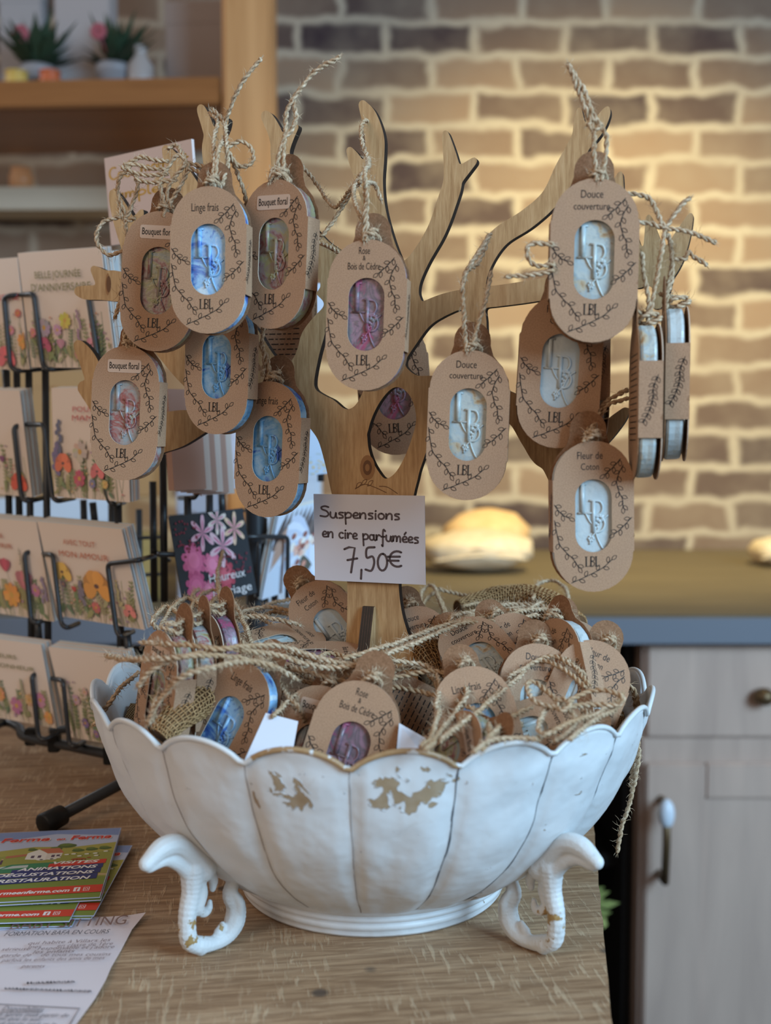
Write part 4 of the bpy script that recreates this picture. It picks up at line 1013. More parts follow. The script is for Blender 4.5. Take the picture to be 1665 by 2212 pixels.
hang('linge', 467, 792, 292, -0.010, 'deep blue wax pendant hanging directly below and behind the big blue one', -22, 2, [], 1, knot=False)
hang('bouquet', 269, 893, 290, -0.004, 'red and grey wax pendant with Bouquet floral sticker, lowest on the left of the tree', -12, 3, [
  [(278,752),(268,728),(276,700),(290,660)], [(290,752),(284,720),(278,690)],
  [(272,462),(252,420),(262,378),(288,374),(299,400),(282,452),(270,470)], [(262,468),(222,482),(208,520),(232,550),(272,538)], [(270,470),(276,540),(266,620),(248,688)], [(255,445),(270,475),(292,470)]])
hang('linge', 577, 971, 294, -0.004, 'dark blue wax pendant marked Linge frais, lowest one left of the trunk', -23, 3, [
  [(566,812),(572,780),(566,740),(572,700)], [(580,812),(578,775),(552,735),(538,700)]], 1)
hang('rose', 790, 681, 324, -0.072, 'pink and grey wax pendant marked Rose and Bois de Cedre, in the tree middle', -11, 2, [
  [(785,520),(787,470),(789,420),(792,372),(797,345,-0.02)], [(792,520),(791,460),(794,400),(812,400,-0.05),(824,432,-0.05)], [(797,350,-0.02),(782,310,-0.01),(781,272,0.0),(795,262,0.01),(806,300,0.02)],
  [(780,390,-0.03),(757,410,0.0),(745,428,0.01),(720,446,0.03),(686,400,0.05),(645,345,0.06)], [(768,400,0.0),(745,440,0.02),(700,505,0.02),(680,518,0.02),(735,545,0.0)], [(785,480),(768,440,-0.06),(764,402,-0.03),(782,372,-0.03)]])
hang('rose', 850, 838, 290, 0.055, 'dark wax pendant hanging behind the trunk, seen through its leaf-shaped opening', -4, -4, [], 0, knot=False)
hang('douce', 1010, 919, 324, -0.075, 'cream wax pendant marked Douce couverture, right of the trunk', -8, 2, [
  [(1006,758),(1002,700),(1000,640),(1004,600),(1022,562),(1060,506,-0.065)], [(1016,758),(1032,700),(1050,640),(1060,588,-0.07)], [(1004,612),(1008,590),(1030,568,-0.066),(1056,512,-0.06)]])
hang('douce', 1283, 563, 351, -0.108, 'cream wax pendant marked Douce couverture, topmost on the right of the tree', -4, 1, [
  [(1288,390),(1282,340),(1281,300),(1277,262),(1252,205),(1224,138)], [(1296,390),(1306,345),(1308,300),(1290,262),(1268,210),(1226,142)], [(1268,270),(1284,258),(1296,270),(1284,284),(1272,272)],
  [(1195,530),(1150,528),(1139,552),(1156,573),(1196,573)], [(1196,585),(1140,594),(1090,598)], [(1275,250),(1292,262),(1300,275)]])
hang('coton', 1209, 803, 330, -0.080, 'plain white wax pendant half hidden behind the topmost one on the right', -4, 3, [], 0, knot=False)
hang('coton', 1282, 1116, 327, -0.098, 'white wax pendant marked Fleur de Coton, lowest on the right of the tree', 3, -1, [
  [(1258,956),(1285,910,-0.085),(1308,868,-0.075),(1356,842,-0.07)], [(1266,952),(1296,900,-0.08),(1318,872,-0.075),(1362,860,-0.07)]])
hang('douce', 1419, 868, 336, -0.100, 'pendant seen edge-on showing its white wax side, nearer of the two on the far right', 84, 0, [
  [(1404,702),(1408,650),(1420,590),(1432,520),(1436,495)], [(1398,700),(1400,650),(1388,590),(1386,545)], [(1436,494),(1402,430),(1356,417)], [(1434,496),(1470,445),(1490,428)], [(1436,494),(1478,500),(1545,525)], [(1432,492),(1400,480),(1372,478)]], knot=True)
hang('coton', 1481, 830, 332, -0.088, 'pendant seen edge-on showing its white wax side, outermost on the far right', 80, 0, [
  [(1440,668),(1442,620),(1450,560),(1442,505)], [(1438,668),(1436,640),(1450,600),(1446,520)], [(1452,560),(1478,560),(1486,545),(1500,556),(1525,573)]], knot=True)
hang('coton', 1308, 800, 290, -0.050, 'pendant turned away in shade, only its dark back edge showing beside the white one', 86, 0, [], 0, knot=False)
hang('rose', 612, 700, 280, 0.075, 'pendant showing its printed back behind the left fork of the trunk', 168, 0, [], 0, knot=False)

# ---------------------------------------------------------------- pendants in the bowl
def M3(px, py, lift=0.0):
    z = 0.14
    for _ in range(12):
        p = PZ(px, py, z); z = 0.138 + lift + 0.036 * min(1, max(0, (p.y + 0.14) / 0.28)) ** 1.1
    p = PZ(px, py, z)
    if p.y > 0.165: p = P(px, py, 0.165)
    return p
def bp(*pts): return [M3(q[0], q[1], q[2] if len(q) > 2 else 0.004) for q in pts]
GB = 'wax pendants piled in the white bowl'
def inb(kind, px, py, label, yaw=0, roll=0, pitch=-20, lift=0.0, tw=(), wax=None, sc=1.0, knot=True, back=0.0, Y=None):
    c = M3(px, py, lift) if Y is None else P(px, py, Y); c.y += back
    M = Matrix.Translation(c) @ Matrix.Rotation(R(yaw), 4, 'Z') @ Matrix.Rotation(R(pitch), 4, 'X') @ Matrix.Rotation(R(roll), 4, 'Y')
    return pendant(kind, M, label, GB, wax, [bp(*t) for t in tw], knot, sc=sc, fuzz=1.3, rad=0.00095)
inb('linge', 476, 1578, 'blue and cream wax pendant marked Linge frais leaning at the bowl front left', -28, 24, -14, -0.012, [
  [(590,1548),(640,1502),(700,1482),(770,1478)], [(560,1440),(500,1432),(400,1452),(345,1500),(322,1562)], [(575,1440),(600,1480),(640,1520),(660,1560,-0.01)], [(570,1435),(480,1448),(380,1440),(310,1480)]], 0, sc=0.95, Y=-0.098)
inb('rose', 744, 1645, 'pink wax pendant marked Rose and Bois de Cedre leaning at the bowl front centre', -4, 17, -11, -0.014, [
  [(816,1490),(850,1486),(930,1500),(1000,1520),(1050,1558),(1060,1590),(1040,1618)], [(812,1470),(880,1440,0.01),(935,1462),(948,1520),(932,1590),(908,1615)], [(810,1478),(920,1450,0.012),(985,1462,0.012),(1010,1494,0.01),(988,1532),(950,1582),(920,1622)]], Y=-0.130)
inb('bouquet', 664, 1645, 'wax pendant with Bouquet floral sticker just behind the pink one at the front', -10, 12, -16, -0.018, [
  [(700,1480),(640,1452),(560,1440),(520,1425)]], Y=-0.108, sc=0.97)
inb('coton', 728, 1372, 'white wax pendant marked Fleur de Coton leaning against the left of the trunk', -4, -38, -8, 0.0, [
  [(655,1290),(600,1300),(545,1318),(500,1308)], [(660,1330,0.01),(600,1350),(540,1322),(470,1290,0.012)]], sc=0.94, back=0.0)
inb('bouquet', 334, 1515, 'wax pendant standing edge-on at the left end of the bowl', -52, 10, -4, 0.000, [
  [(345,1360,0.02),(370,1315,0.03),(405,1292,0.03),(440,1310,0.03)], [(350,1370,0.02),(330,1340,0.03),(360,1310,0.03),(398,1330,0.03)], [(230,1418,0.006),(300,1425,0.01),(400,1420,0.014),(500,1418,0.012),(560,1430,0.008)]], 1, sc=0.93)
inb('bouquet', 396, 1490, 'wax pendant standing edge-on, second from the left end of the bowl', -60, 6, 0, 0.000, [
  [(400,1345,0.02),(420,1300,0.03),(455,1275,0.03),(490,1285,0.03),(505,1340,0.02),(525,1392,0.01)], [(305,1388,0.02),(400,1392,0.02),(480,1402,0.015),(540,1395,0.02),(620,1400,0.02),(700,1424,0.015),(800,1442,0.01)]], 0, sc=0.90)
inb('rose', 446, 1465, 'reddish wax pendant standing edge-on between the twine loops, third from the left end', -55, 6, 0, 0.000, [
  [(445,1320,0.03),(470,1290,0.03),(505,1300,0.03),(530,1350,0.02),(548,1400,0.015)], [(480,1190,0.06),(470,1250,0.05),(488,1320,0.03),(520,1385,0.02),(545,1400,0.015)], [(440,1330,0.02),(415,1290,0.03),(430,1272,0.03)]], 0, sc=0.90)
inb('douce', 585, 1395, 'pendant lying back with its leafy print up behind the crossing twines', 20, 70, -66, -0.002, [
  [(640,1330,0.01),(600,1322,0.01),(560,1330,0.01),(500,1345,0.015),(480,1380,0.01)]], sc=0.92)
inb('rose', 660, 1415, 'pendant lying flat and showing its reddish wax side behind the crossing twines', 10, 90, -78, 0.000, [
  [(720,1452,0.012),(640,1420,0.016),(560,1402,0.016),(450,1420,0.012),(340,1432,0.012),(300,1482,0.006)]], sc=0.95)
inb('linge', 660, 1462, 'dark pendant lying flat under the one with the reddish side', 14, 88, -80, -0.014, [
  [(625,1455,0.006),(680,1428,0.012),(720,1410,0.012),(800,1442,0.008)]], 1, sc=0.95, knot=False)
inb('coton', 600, 1545, 'pendant turned sideways in the shade behind the blue one', -40, 35, -50, -0.024, [
  [(560,1425),(600,1440),(660,1470),(720,1476)]], knot=True, sc=0.92, back=0.02)
inb('douce', 1058, 1440, 'cream wax pendant marked Douce couverture lying tilted right of the trunk', -4, -32, -46, 0.000, [
  [(940,1372,0.01),(990,1348,0.015),(1060,1332,0.016),(1140,1318,0.016),(1205,1302,0.014)], [(740,1424,0.012),(850,1392,0.014),(950,1352,0.016),(1050,1326,0.016),(1150,1308,0.016)],
  [(770,1442,0.012),(850,1404,0.014),(920,1374,0.016),(1000,1340,0.018),(1100,1332,0.018)]], sc=0.95)
inb('douce', 925, 1462, 'pendant marked Douce couverture half hidden behind the right edge of the trunk', 4, -14, -14, -0.006, [
  [(905,1330,0.01),(913,1275,0.03),(935,1266,0.03),(950,1300,0.02),(962,1336,0.01)], [(905,1322,0.01),(925,1290,0.02),(945,1285,0.02),(966,1332,0.012)]], sc=0.88, back=0.04)
inb('coton', 1155, 1470, 'pendant marked Fleur de Coton tucked behind the tilted cream one', 0, -28, -26, -0.004, [
  [(1120,1330,0.014),(1080,1318,0.014),(1040,1325,0.014),(980,1352,0.012)], [(1150,1292,0.03),(1163,1262,0.03),(1200,1255,0.03),(1226,1282,0.03),(1221,1342,0.012)]], sc=0.92, back=0.03)
inb('linge', 1042, 1598, 'blue wax pendant marked Linge frais partly buried right of the pink one', 0, -12, -26, -0.014, [
  [(960,1590),(1050,1522,0.008),(1120,1462,0.012),(1172,1412,0.018),(1222,1422,0.018),(1272,1482,0.010)], [(950,1600),(1040,1530,0.008),(1110,1462,0.01),(1160,1428,0.016),(1212,1442,0.016),(1262,1484,0.01)], [(1058,1592),(1100,1552),(1150,1526)]], 1, sc=0.95)
inb('linge', 1002, 1640, 'small blue corner of a pendant at the bowl rim below the buried blue one', 14, 60, -40, -0.022, [], 1, sc=0.85)
inb('douce', 1160, 1545, 'dark shaded pendant marked Douce couverture in the middle of the right half', 6, 6, -20, -0.012, [
  [(1290,1480),(1240,1440,0.016),(1180,1420,0.018),(1100,1462,0.012)], [(1215,1522,0.012),(1162,1476,0.018),(1140,1480,0.018),(1155,1516,0.014),(1205,1530,0.012)],
  [(1224,1516,0.012),(1280,1492,0.016),(1340,1502,0.016),(1334,1522,0.012),(1280,1520,0.012),(1228,1526,0.012)], [(1212,1524,0.012),(1180,1532,0.01),(1164,1572,0.006),(1180,1590,0.004)],
  [(1222,1526,0.012),(1244,1552,0.008),(1232,1580,0.006),(1196,1602,0.004)], [(1200,1515,0.014),(1222,1508,0.016),(1232,1524,0.014),(1212,1534,0.012),(1200,1518,0.014)]], sc=0.95)
inb('coton', 1212, 1480, 'pendant standing on edge with a pale wax side in the right half of the bowl', -56, -26, -8, 0.000, [
  [(1160,1380,0.016),(1170,1345,0.02),(1172,1375,0.018),(1160,1400,0.016)], [(1155,1385,0.016),(1140,1372,0.018),(1160,1362,0.02),(1185,1395,0.014)]], sc=0.92)
inb('douce', 1262, 1500, 'pendant marked Douce couverture behind the rightmost Fleur de Coton one', 4, -4, -16, -0.004, [
  [(1235,1340,0.012),(1180,1320,0.014),(1120,1312,0.014),(1060,1300,0.014),(1000,1310,0.014)]], sc=0.90, back=0.03)
inb('coton', 1252, 1530, 'pendant marked Fleur de Coton leaning at the right end of the bowl', 2, 26, -20, -0.008, [
  [(1310,1402,0.012),(1290,1392,0.014),(1270,1408,0.012)], [(1230,1600,0.006),(1280,1560,0.008),(1330,1530,0.008),(1345,1500,0.008)]], sc=0.95)
inb('douce', 1110, 1588, 'pendant lying low against the rim right of the blue corner', -20, 62, -50, -0.016, [
  [(1160,1600,0.004),(1110,1592,0.006),(1060,1600,0.006),(1020,1625,0.004)], [(1175,1590,0.006),(1230,1560,0.01),(1290,1540,0.01),(1340,1512,0.008)]], sc=0.9)
inb('bouquet', 950, 1640, 'orange-brown pendant corner poking up at the front rim', -60, 50, -20, -0.018, [], 1, sc=0.8, knot=False)
inb('rose', 885, 1560, 'pendant lying in deep shade behind and right of the pink one', 190, 60, 20, -0.026, [], sc=0.95, knot=False)
# loose twine hanging outside the rim, belongs to the rightmost pendant of the pile
def loose(paths, label, fz=1.0):
    q = MB()
    for p in paths: q.twine(crom(p, 8), 0.00095, fuzz=fz)
    return tag(q.build('jute_twine', [TWINE, HAIR]), label, 'twine', 'loose jute twine on the bowl')
def outp(px, py, r): # points just outside the bowl on its right flank
    return P(px, py, -0.03)
loose([[P(1350, 1478, -0.025), P(1374, 1500, -0.03), P(1379, 1580, -0.03), P(1376, 1650, -0.03), P(1362, 1720, -0.03), P(1345, 1780, -0.03), P(1332, 1840, -0.03)],
       [P(1345, 1482, -0.02), P(1370, 1500, -0.026), P(1372, 1590, -0.026), P(1362, 1700, -0.026)]], 'twine ends hanging down outside the right edge of the bowl')
loose([[P(300, 1450, 0.0), P(262, 1488, -0.02), P(248, 1505, -0.03), P(226, 1535, -0.03), P(203, 1566, -0.03)]], 'short frayed twine end sticking out over the left edge of the bowl')
loose([bp((1065,1300,0.014),(1010,1287,0.018),(940,1272,0.02))], 'thin twine end reaching over the back rim right of the trunk', 0.5)
loose([bp((960,1330,0.016),(1030,1318,0.02),(1100,1305,0.02),(1170,1310,0.018),(1225,1335,0.012)), bp((980,1345,0.014),(1060,1312,0.02),(1120,1320,0.02),(1190,1300,0.02),(1240,1345,0.01)), bp((1000,1352,0.014),(1090,1340,0.02),(1160,1330,0.018))], 'fuzzy tangle of twine along the back rim on the right', 2.2)
loose([bp((500,1330,0.016),(560,1312,0.02),(620,1318,0.016),(660,1335,0.01)), bp((470,1345,0.016),(540,1330,0.02),(610,1340,0.016),(650,1352,0.01)), bp((505,1352,0.01),(520,1400,0.01),(500,1440,0.006)), bp((530,1352,0.01),(540,1400,0.01),(560,1445,0.006),(600,1470,0.004),(640,1530,0.0))], 'tangle of twine along the back rim on the left', 1.6)
loose([bp((560,1400,0.02),(640,1412,0.02),(720,1440,0.018),(790,1470,0.012),(850,1462,0.01)), bp((580,1430,0.016),(660,1450,0.016),(740,1470,0.012),(800,1482,0.01)), bp((820,1440,0.014),(860,1430,0.016),(920,1440,0.012),(950,1470,0.01),(940,1530,0.006))], 'twines crossing in front of the foot of the tree', 1.4)
for pth, lab in (([(230,1418,0.030),(300,1426,0.036),(400,1420,0.040),(480,1416,0.038),(570,1432,0.03),(640,1470,0.016)], 'long pale twine end pointing left over the bowl rim, lowest of the crossing ones'),
        ([(305,1388,0.040),(400,1392,0.044),(480,1402,0.042),(540,1394,0.040),(620,1400,0.034),(700,1424,0.026),(800,1444,0.018)], 'long twine running from the left pendants to the foot of the tree'),
        ([(298,1484,0.022),(340,1440,0.034),(420,1412,0.040),(500,1402,0.040),(580,1412,0.034),(680,1440,0.024),(760,1446,0.018)], 'twine curving up from the left bowl interior and across the middle'),
        ([(318,1562,0.004),(345,1508,0.020),(395,1462,0.034),(460,1440,0.038),(540,1428,0.036),(600,1440,0.03)], 'pale twine rising in front of the leftmost pendants'),
        ([(740,1424,0.020),(850,1392,0.022),(950,1354,0.024),(1050,1334,0.024),(1150,1318,0.022),(1215,1312,0.016)], 'twine rising from the foot of the tree to the back right rim'),
        ([(690,1440,0.022),(770,1438,0.022),(850,1408,0.022),(920,1378,0.024),(1000,1346,0.024),(1080,1342,0.022)], 'second twine rising beside the first from the foot of the tree to the right')):
    loose([bp(*pth)], lab, 1.4)
# burlap lining
def burl():
    mb = MB(); nr_, na = 34, 120; vs = []
    for i in range(nr_ + 1):
        r = 0.166 * i / nr_
        for k in range(na):
            a = 2 * math.pi * k / na; x, y = math.sin(a) * r, -math.cos(a) * r
            back = max(0, y / 0.166)
            z = 0.096 + 0.012 * noise.noise(Vector((x*22, y*22, 1))) + 0.006 * noise.noise(Vector((x*60, y*60, 4)))
            z += 0.052 * back ** 1.2 * (0.75 + 0.25 * max(-1, min(1, (x + 0.02) / 0.08)))
            if r > 0.14: z += 0.010 * (r - 0.14) / 0.026
            vs.append(Vector((BX + x, BYC + y, z)))
    mb.add(vs, [(i*na+k, i*na+(k+1) % na, (i+1)*na+(k+1) % na, (i+1)*na+k) for i in range(nr_) for k in range(na)], 0, True)
    o = mb.build('burlap_cloth', BURLAP); return tag(o, 'large brown burlap cloth lining the bowl under the pendants', 'cloth')
burl()
FIBRE = mat('burlap_thread', rough=0.9, spec=0.1, f=f_twine if False else (lambda nt, b: nt.links.new(ramp(nt, noise_n(nt, coords(nt), 300, 3), [(0.3, (0.26, 0.13, 0.05)), (0.7, (0.56, 0.34, 0.16))]), b.inputs['Base Color'])))
def roll(pts, rad, lab):
    """fold of burlap: real woven threads over a dark core"""
    q = MB(); c = crom(pts, 10); c = resample(c, 0.0012); m = len(c)
    rr = [rad * (0.55 + 0.5 * math.sin(math.pi * min(1, max(0, i / (m-1)))) + 0.14 * noise.noise(c[i] * 60)) for i in range(m)]
    q.tube(c, [r * 0.93 for r in rr], 14, 1)
    na = max(10, int(2 * math.pi * rad / 0.0024) // 2 * 2)
    def S_(i, a, off):
        t = (c[min(i+1, m-1)] - c[max(i-1, 0)]).normalized(); n_ = t.cross(Vector((0, 0, 1))).normalized(); b_ = n_.cross(t)
        return c[i] + (n_ * math.cos(a) + b_ * math.sin(a)) * (rr[i] + off)
    for k in range(na):
        a = 2 * math.pi * k / na
        q.tube([S_(i, a + 0.10 * noise.noise(Vector((i*0.1, k, 0))), 0.00045 * (1 if (i // 2 + k) % 2 else -1)) for i in range(m)], 0.00042, 5)
    for i in range(0, m, 2):
        q.tube([S_(i, 2*math.pi*k/na, 0.00045 * (-1 if (i // 2 + k) % 2 else 1)) for k in range(na)], 0.00042, 5, closed=True)
    return tag(q.build('burlap_cloth', [FIBRE, mat('burlap_core', (0.12, 0.055, 0.02), 0.9)]), lab, 'cloth')
roll([M3(990,1318,0.0), M3(1060,1305,0.004), M3(1140,1304,0.008), M3(1200,1322,0.006), M3(1245,1352,0.0)], 0.013, 'ochre roll of burlap along the back right rim of the bowl')
roll([M3(345,1590,-0.012), M3(385,1545,-0.004), M3(440,1500,-0.002), M3(500,1470,-0.01)], 0.011, 'brown burlap fold at the front left of the bowl beside the blue pendant')
roll([M3(900,1380,-0.006), M3(925,1420,-0.004), M3(945,1460,-0.012)], 0.009, 'light burlap fold at the right foot of the tree')
# two white paper cards in the bowl
PAPER = mat('white_paper', (0.66, 0.64, 0.68), 0.6, 0.3)
def pcard(c4, lab, depth):
    q = MB(); v = [Vector(p) for p in c4]; nrm = (v[1]-v[0]).cross(v[3]-v[0]).normalized(); 
    if nrm.y > 0: nrm = -nrm
    q.add(v + [p - nrm * 0.0006 for p in v], [(0,1,2,3),(7,6,5,4),(0,4,5,1),(1,5,6,2),(2,6,7,3),(3,7,4,0)], 0)
    u = v[1]-v[0]; w_ = v[3]-v[0]; sh = Sheet(q, v[0], u, w_, nrm)
    for s0 in ((0.3, 0.3), (0.45, 0.4)): sh.line(c2([(s0[0], s0[1]), (s0[0]+0.15, s0[1]+0.18), (s0[0]+0.2, s0[1]+0.42)]), 0.006, 1)
    return tag(q.build('paper_card', [PAPER, flat((150, 145, 155))]), lab, 'card', 'white cards in the bowl')
pcard([P(520,1660,-0.150), P(620,1690,-0.150), P(644,1558,-0.128), P(574,1540,-0.128)], 'white paper card tucked between the blue and the pink pendant', 0)
pcard([P(850,1690,-0.150), P(960,1690,-0.150), P(918,1594,-0.130), P(862,1562,-0.130)], 'white paper card tucked just right of the pink pendant', 0)
# ================================================================== HANDWRITING
def arc(cx, cy, rx, ry, a0, a1, n=10): return [(cx + rx*math.cos(R(a0 + (a1-a0)*i/n)), cy + ry*math.sin(R(a0 + (a1-a0)*i/n))) for i in range(n+1)]
HW = {   # strokes in a box: x 0..w, baseline 0, x-height 1
 'S': (1.3, [c2([(1.15,1.85),(0.7,2.0),(0.25,1.8),(0.35,1.45),(0.9,1.15),(1.15,0.6),(0.8,0.2),(0.1,0.3)])]),
 'u': (1.0, [c2([(0.1,1.0),(0.1,0.3),(0.35,0.0),(0.65,0.15),(0.8,0.95),(0.8,0.3),(0.95,0.0)])]),
 's': (0.85, [c2([(0.7,0.95),(0.3,0.95),(0.2,0.7),(0.6,0.45),(0.65,0.1),(0.2,0.0)])]),
 'p': (1.0, [c2([(0.1,1.0),(0.14,0.0),(0.18,-1.0)],4), c2([(0.13,0.6),(0.45,1.0),(0.85,0.75),(0.75,0.2),(0.2,0.05)])]),
 'e': (0.85, [c2([(0.15,0.45),(0.6,0.55),(0.7,0.85),(0.4,1.0),(0.12,0.6),(0.25,0.1),(0.75,0.1)])]),
 'o': (0.95, [arc(0.45,0.5,0.36,0.48,80,440,14)]),
 'n': (1.0, [c2([(0.1,0.95),(0.12,0.0),(0.2,0.6),(0.5,0.98),(0.78,0.8),(0.8,0.0)],5)]),
 'i': (0.45, [[(0.2,0.95),(0.2,0.0)], [(0.2,1.35),(0.25,1.42)]]),
 'c': (0.85, [arc(0.48,0.5,0.36,0.48,50,310,12)]),
 'r': (0.8, [c2([(0.1,0.95),(0.14,0.0),(0.2,0.6),(0.45,0.98),(0.7,0.85)],5)]),
 'a': (1.0, [arc(0.42,0.48,0.33,0.46,50,400,14), c2([(0.75,0.95),(0.74,0.25),(0.95,0.0)],5)]),
 'f': (0.7, [c2([(0.65,1.7),(0.4,1.95),(0.3,1.3),(0.28,0.0),(0.25,-0.9),(0.12,-0.7)],6), [(0.05,0.7),(0.55,0.75)]]),
 'm': (1.4, [c2([(0.1,0.95),(0.12,0.0),(0.2,0.65),(0.42,0.98),(0.62,0.8),(0.64,0.0),(0.72,0.65),(0.95,0.98),(1.15,0.8),(1.18,0.0)],5)]),
 'é': (0.85, [c2([(0.15,0.45),(0.6,0.55),(0.7,0.85),(0.4,1.0),(0.12,0.6),(0.25,0.1),(0.75,0.1)]), [(0.4,1.35),(0.62,1.7)]]),
 'C': (1.3, [arc(0.75,0.95,0.62,0.95,60,310,14)]), 'l': (0.5, [c2([(0.2,2.0),(0.18,0.3),(0.4,0.0)],5)]), 't': (0.7, [[(0.3,1.6),(0.3,0.0)],[(0.05,1.05),(0.6,1.05)]]),
 'd': (1.0, [arc(0.42,0.48,0.33,0.46,50,400,14), c2([(0.8,2.0),(0.78,0.25),(0.95,0.0)],5)]),
 '7': (1.2, [[(0.0,1.7),(0.4,1.82),(0.9,1.75),(0.75,1.0),(0.55,0.0)], [(0.25,0.9),(1.1,0.98)]]),
 ',': (0.5, [[(0.25,0.15),(0.2,-0.5)]]),
 '5': (1.1, [c2([(0.9,1.7),(0.25,1.65),(0.22,1.0),(0.7,1.05),(0.85,0.6),(0.6,0.05),(0.1,0.15)],6)]),
 '0': (1.0, [arc(0.45,0.6,0.4,0.6,80,440,16)]),
 '€': (1.2, [arc(0.75,0.9,0.6,0.8,60,300,14), [(0.0,1.1),(0.95,1.15)], [(0.0,0.7),(0.85,0.72)]]),
 ' ': (0.7, []),
}
def hand(sh, body, x0, x1, y, xh, wd, mi, slope=0.0, asp=1.0):
    tot = sum(HW[c][0] for c in body); sc = (x1 - x0) / tot; x = x0
    for c in body:
        for st in HW[c][1]:
            pts = [(x + a * sc, y + b * xh + (x + a * sc - x0) * slope) for a, b in st]
            sh.line(pts, wd, mi, None, False, asp)
            for e in (pts[0], pts[-1]): sh.poly([(e[0] + wd/2*math.cos(t), e[1] + wd/2*math.sin(t)*asp) for t in [i*math.pi/4 for i in range(8)]], mi)
        x += HW[c][0] * sc
def plate(name, tl, tr_, bl, thick, mats, br=None, bend=0.0):
    """sheet with corners in the world; returns MB and Sheet with unit u,v (v up)"""
    tl, tr_, bl = Vector(tl), Vector(tr_), Vector(bl); u = tr_ - tl; v = tl - bl
    n = u.cross(v).normalized()
    if n.y > 0: n = -n
    q = MB(); o = bl; b_ = -n * thick
    c = [o, o + u, o + u + v, o + v]
    q.add(c + [p + b_ for p in c], [(0,1,2,3),(7,6,5,4),(0,4,5,1),(1,5,6,2),(2,6,7,3),(3,7,4,0)], 0)
    return q, Sheet(q, o, u, v, n, 0.0001), n
# price sign on the trunk
sY = -0.012
def TF(px, py): 
    u, z = TP(px, py); return TW(u, z, -TH/2 - 0.0040)
q, sh, n_ = plate('s', TF(686,1066), TF(924,1070), TF(689,1250), 0.0006, None)
def s2(zx, zy): px, py = zx/2.775 + 350, zy/2.775 + 1000; return ((px-687.5)/237.5, 1 - (py-1067)/184.5)
asp = (237.5/184.5)
for body, p0, p1, xh, slope in (('Suspensions', (972,325), (1455,327), 34, 0.01), ('en cire parfumées', (985,440), (1562,460), 34, -0.02), ('7,50', (1120,648), (1385,622), 82, 0.04), ('€', (1378,605), (1468,605), 56, 0)):
    a, b2 = s2(*p0), s2(*p1); hand(sh, body, a[0], b2[0], a[1], xh / 2.775 / 184.5, 0.020 if body[0] in '7€' else 0.0165, 1, (b2[1]-a[1]) / (b2[0]-a[0]), asp)
tag(q.build('price_sign', [mat('white_sign_card', (0.72, 0.70, 0.76), 0.45), mat('brown_grey_marker', (0.10, 0.07, 0.075), 0.5)]), 'white handwritten price card stuck on the tree trunk reading Suspensions 7,50', 'sign')
# yellow handwriting sign above the rack
q, sh, n_ = plate('s', P(225,342,0.20), P(413,300,0.13), P(240,530,0.20), 0.0025, None)
YEL = (205, 160, 60)
for body, x0, x1, y, xh in (('Coc', 0.04, 0.30, 0.74, 0.07), ('moment', 0.42, 0.96, 0.76, 0.06), ('fam', 0.05, 0.35, 0.51, 0.06), ('ple', 0.36, 0.62, 0.51, 0.06), ('de', 0.72, 0.92, 0.53, 0.06), ('loisirs' .replace('l','i'), 0.52, 0.95, 0.27, 0.06)):
    hand(sh, body, x0, x1, y, xh, 0.022, 1, 0.0, 0.9)
tag(q.build('handwritten_sign', [mat('pinkish_card', (0.70, 0.56, 0.52), 0.5), mat('yellow_marker', lin(205,160,50), 0.5)]), 'pinkish white card with yellow handwriting above the card rack', 'sign')

# ================================================================== CARD RACK
def YL(px): return 0.150 + (330 - px) * 0.00033
def YR(px): return 0.150 + (px - 330) * 0.0005
rack = empty('card_rack', (-0.19, 0.26, 0.0)); TR_ = Matrix.Translation((0.19, -0.26, 0.0))
def wire(pts, nm='wire_pocket', r=0.0021, lift=0.0, face='L', smooth=5):
    fn = YL if face == 'L' else YR
    q = MB(); c = [P(p[0], p[1], (p[2] if len(p) > 2 else fn(p[0]) + lift)) for p in pts]
    # rounded corners
    o = [c[0]]
    for i in range(1, len(c) - 1):
        a, b2, d = c[i-1], c[i], c[i+1]; k1 = min(0.005, (a-b2).length*0.45); k2 = min(0.005, (d-b2).length*0.45)
        p1 = b2 + (a-b2).normalized()*k1; p2 = b2 + (d-b2).normalized()*k2
        o += [p1 * (1-t)**2 + b2 * 2*t*(1-t) + p2 * t*t for t in (0, 0.25, 0.5, 0.75, 1)]
    o.append(c[-1]); q.tube(o, r, 8); return q.build(nm, WIRE, rack, TR_)
G = -0.006
for pts in ([(75,640,0.26),(30,637),(8,642),(22,790),(34,802),(90,797,0.25)], [(35,638,0.25),(72,634),(92,790),(104,799),(185,792,0.24)], [(188,640,0.22),(190,640),(214,792),(222,800),(236,794,0.22)],
            [(80,918,0.26),(29,920),(46,1074),(58,1084),(92,1076,0.25)], [(50,917,0.25),(94,917),(113,1074),(124,1083),(160,1076,0.24)], [(222,1020),(234,1082),(246,1090),(268,1085,0.22)],
            [(100,1192,0.25),(52,1193),(67,1338),(78,1347),(112,1332,0.24)], [(84,1196,0.24),(114,1198),(132,1348),(144,1357),(170,1346,0.23)], [(335,1200,0.22),(300,1210),(232,1218),(252,1366),(262,1376),(288,1364,0.2)],
            [(108,1455,0.25),(68,1457),(83,1592),(94,1600),(128,1582,0.23)], [(102,1463,0.24),(136,1470),(150,1608),(162,1614),(182,1602,0.22)]):
    wire(pts, lift=G)
for pts in ([(342,1197),(390,1198),(452,1200),(450,1290)], [(365,1210,0.24),(330,1190,0.2)], [(590,1160,0.36),(560,1172),(556,1290)], [(532,1160),(575,1159),(622,1160),(620,1296)], [(430,935),(430,1062),(420,1075),(388,1076,0.28)], [(530,1205,0.30),(585,1185,0.30)]):
    wire(pts, lift=G, face='R')
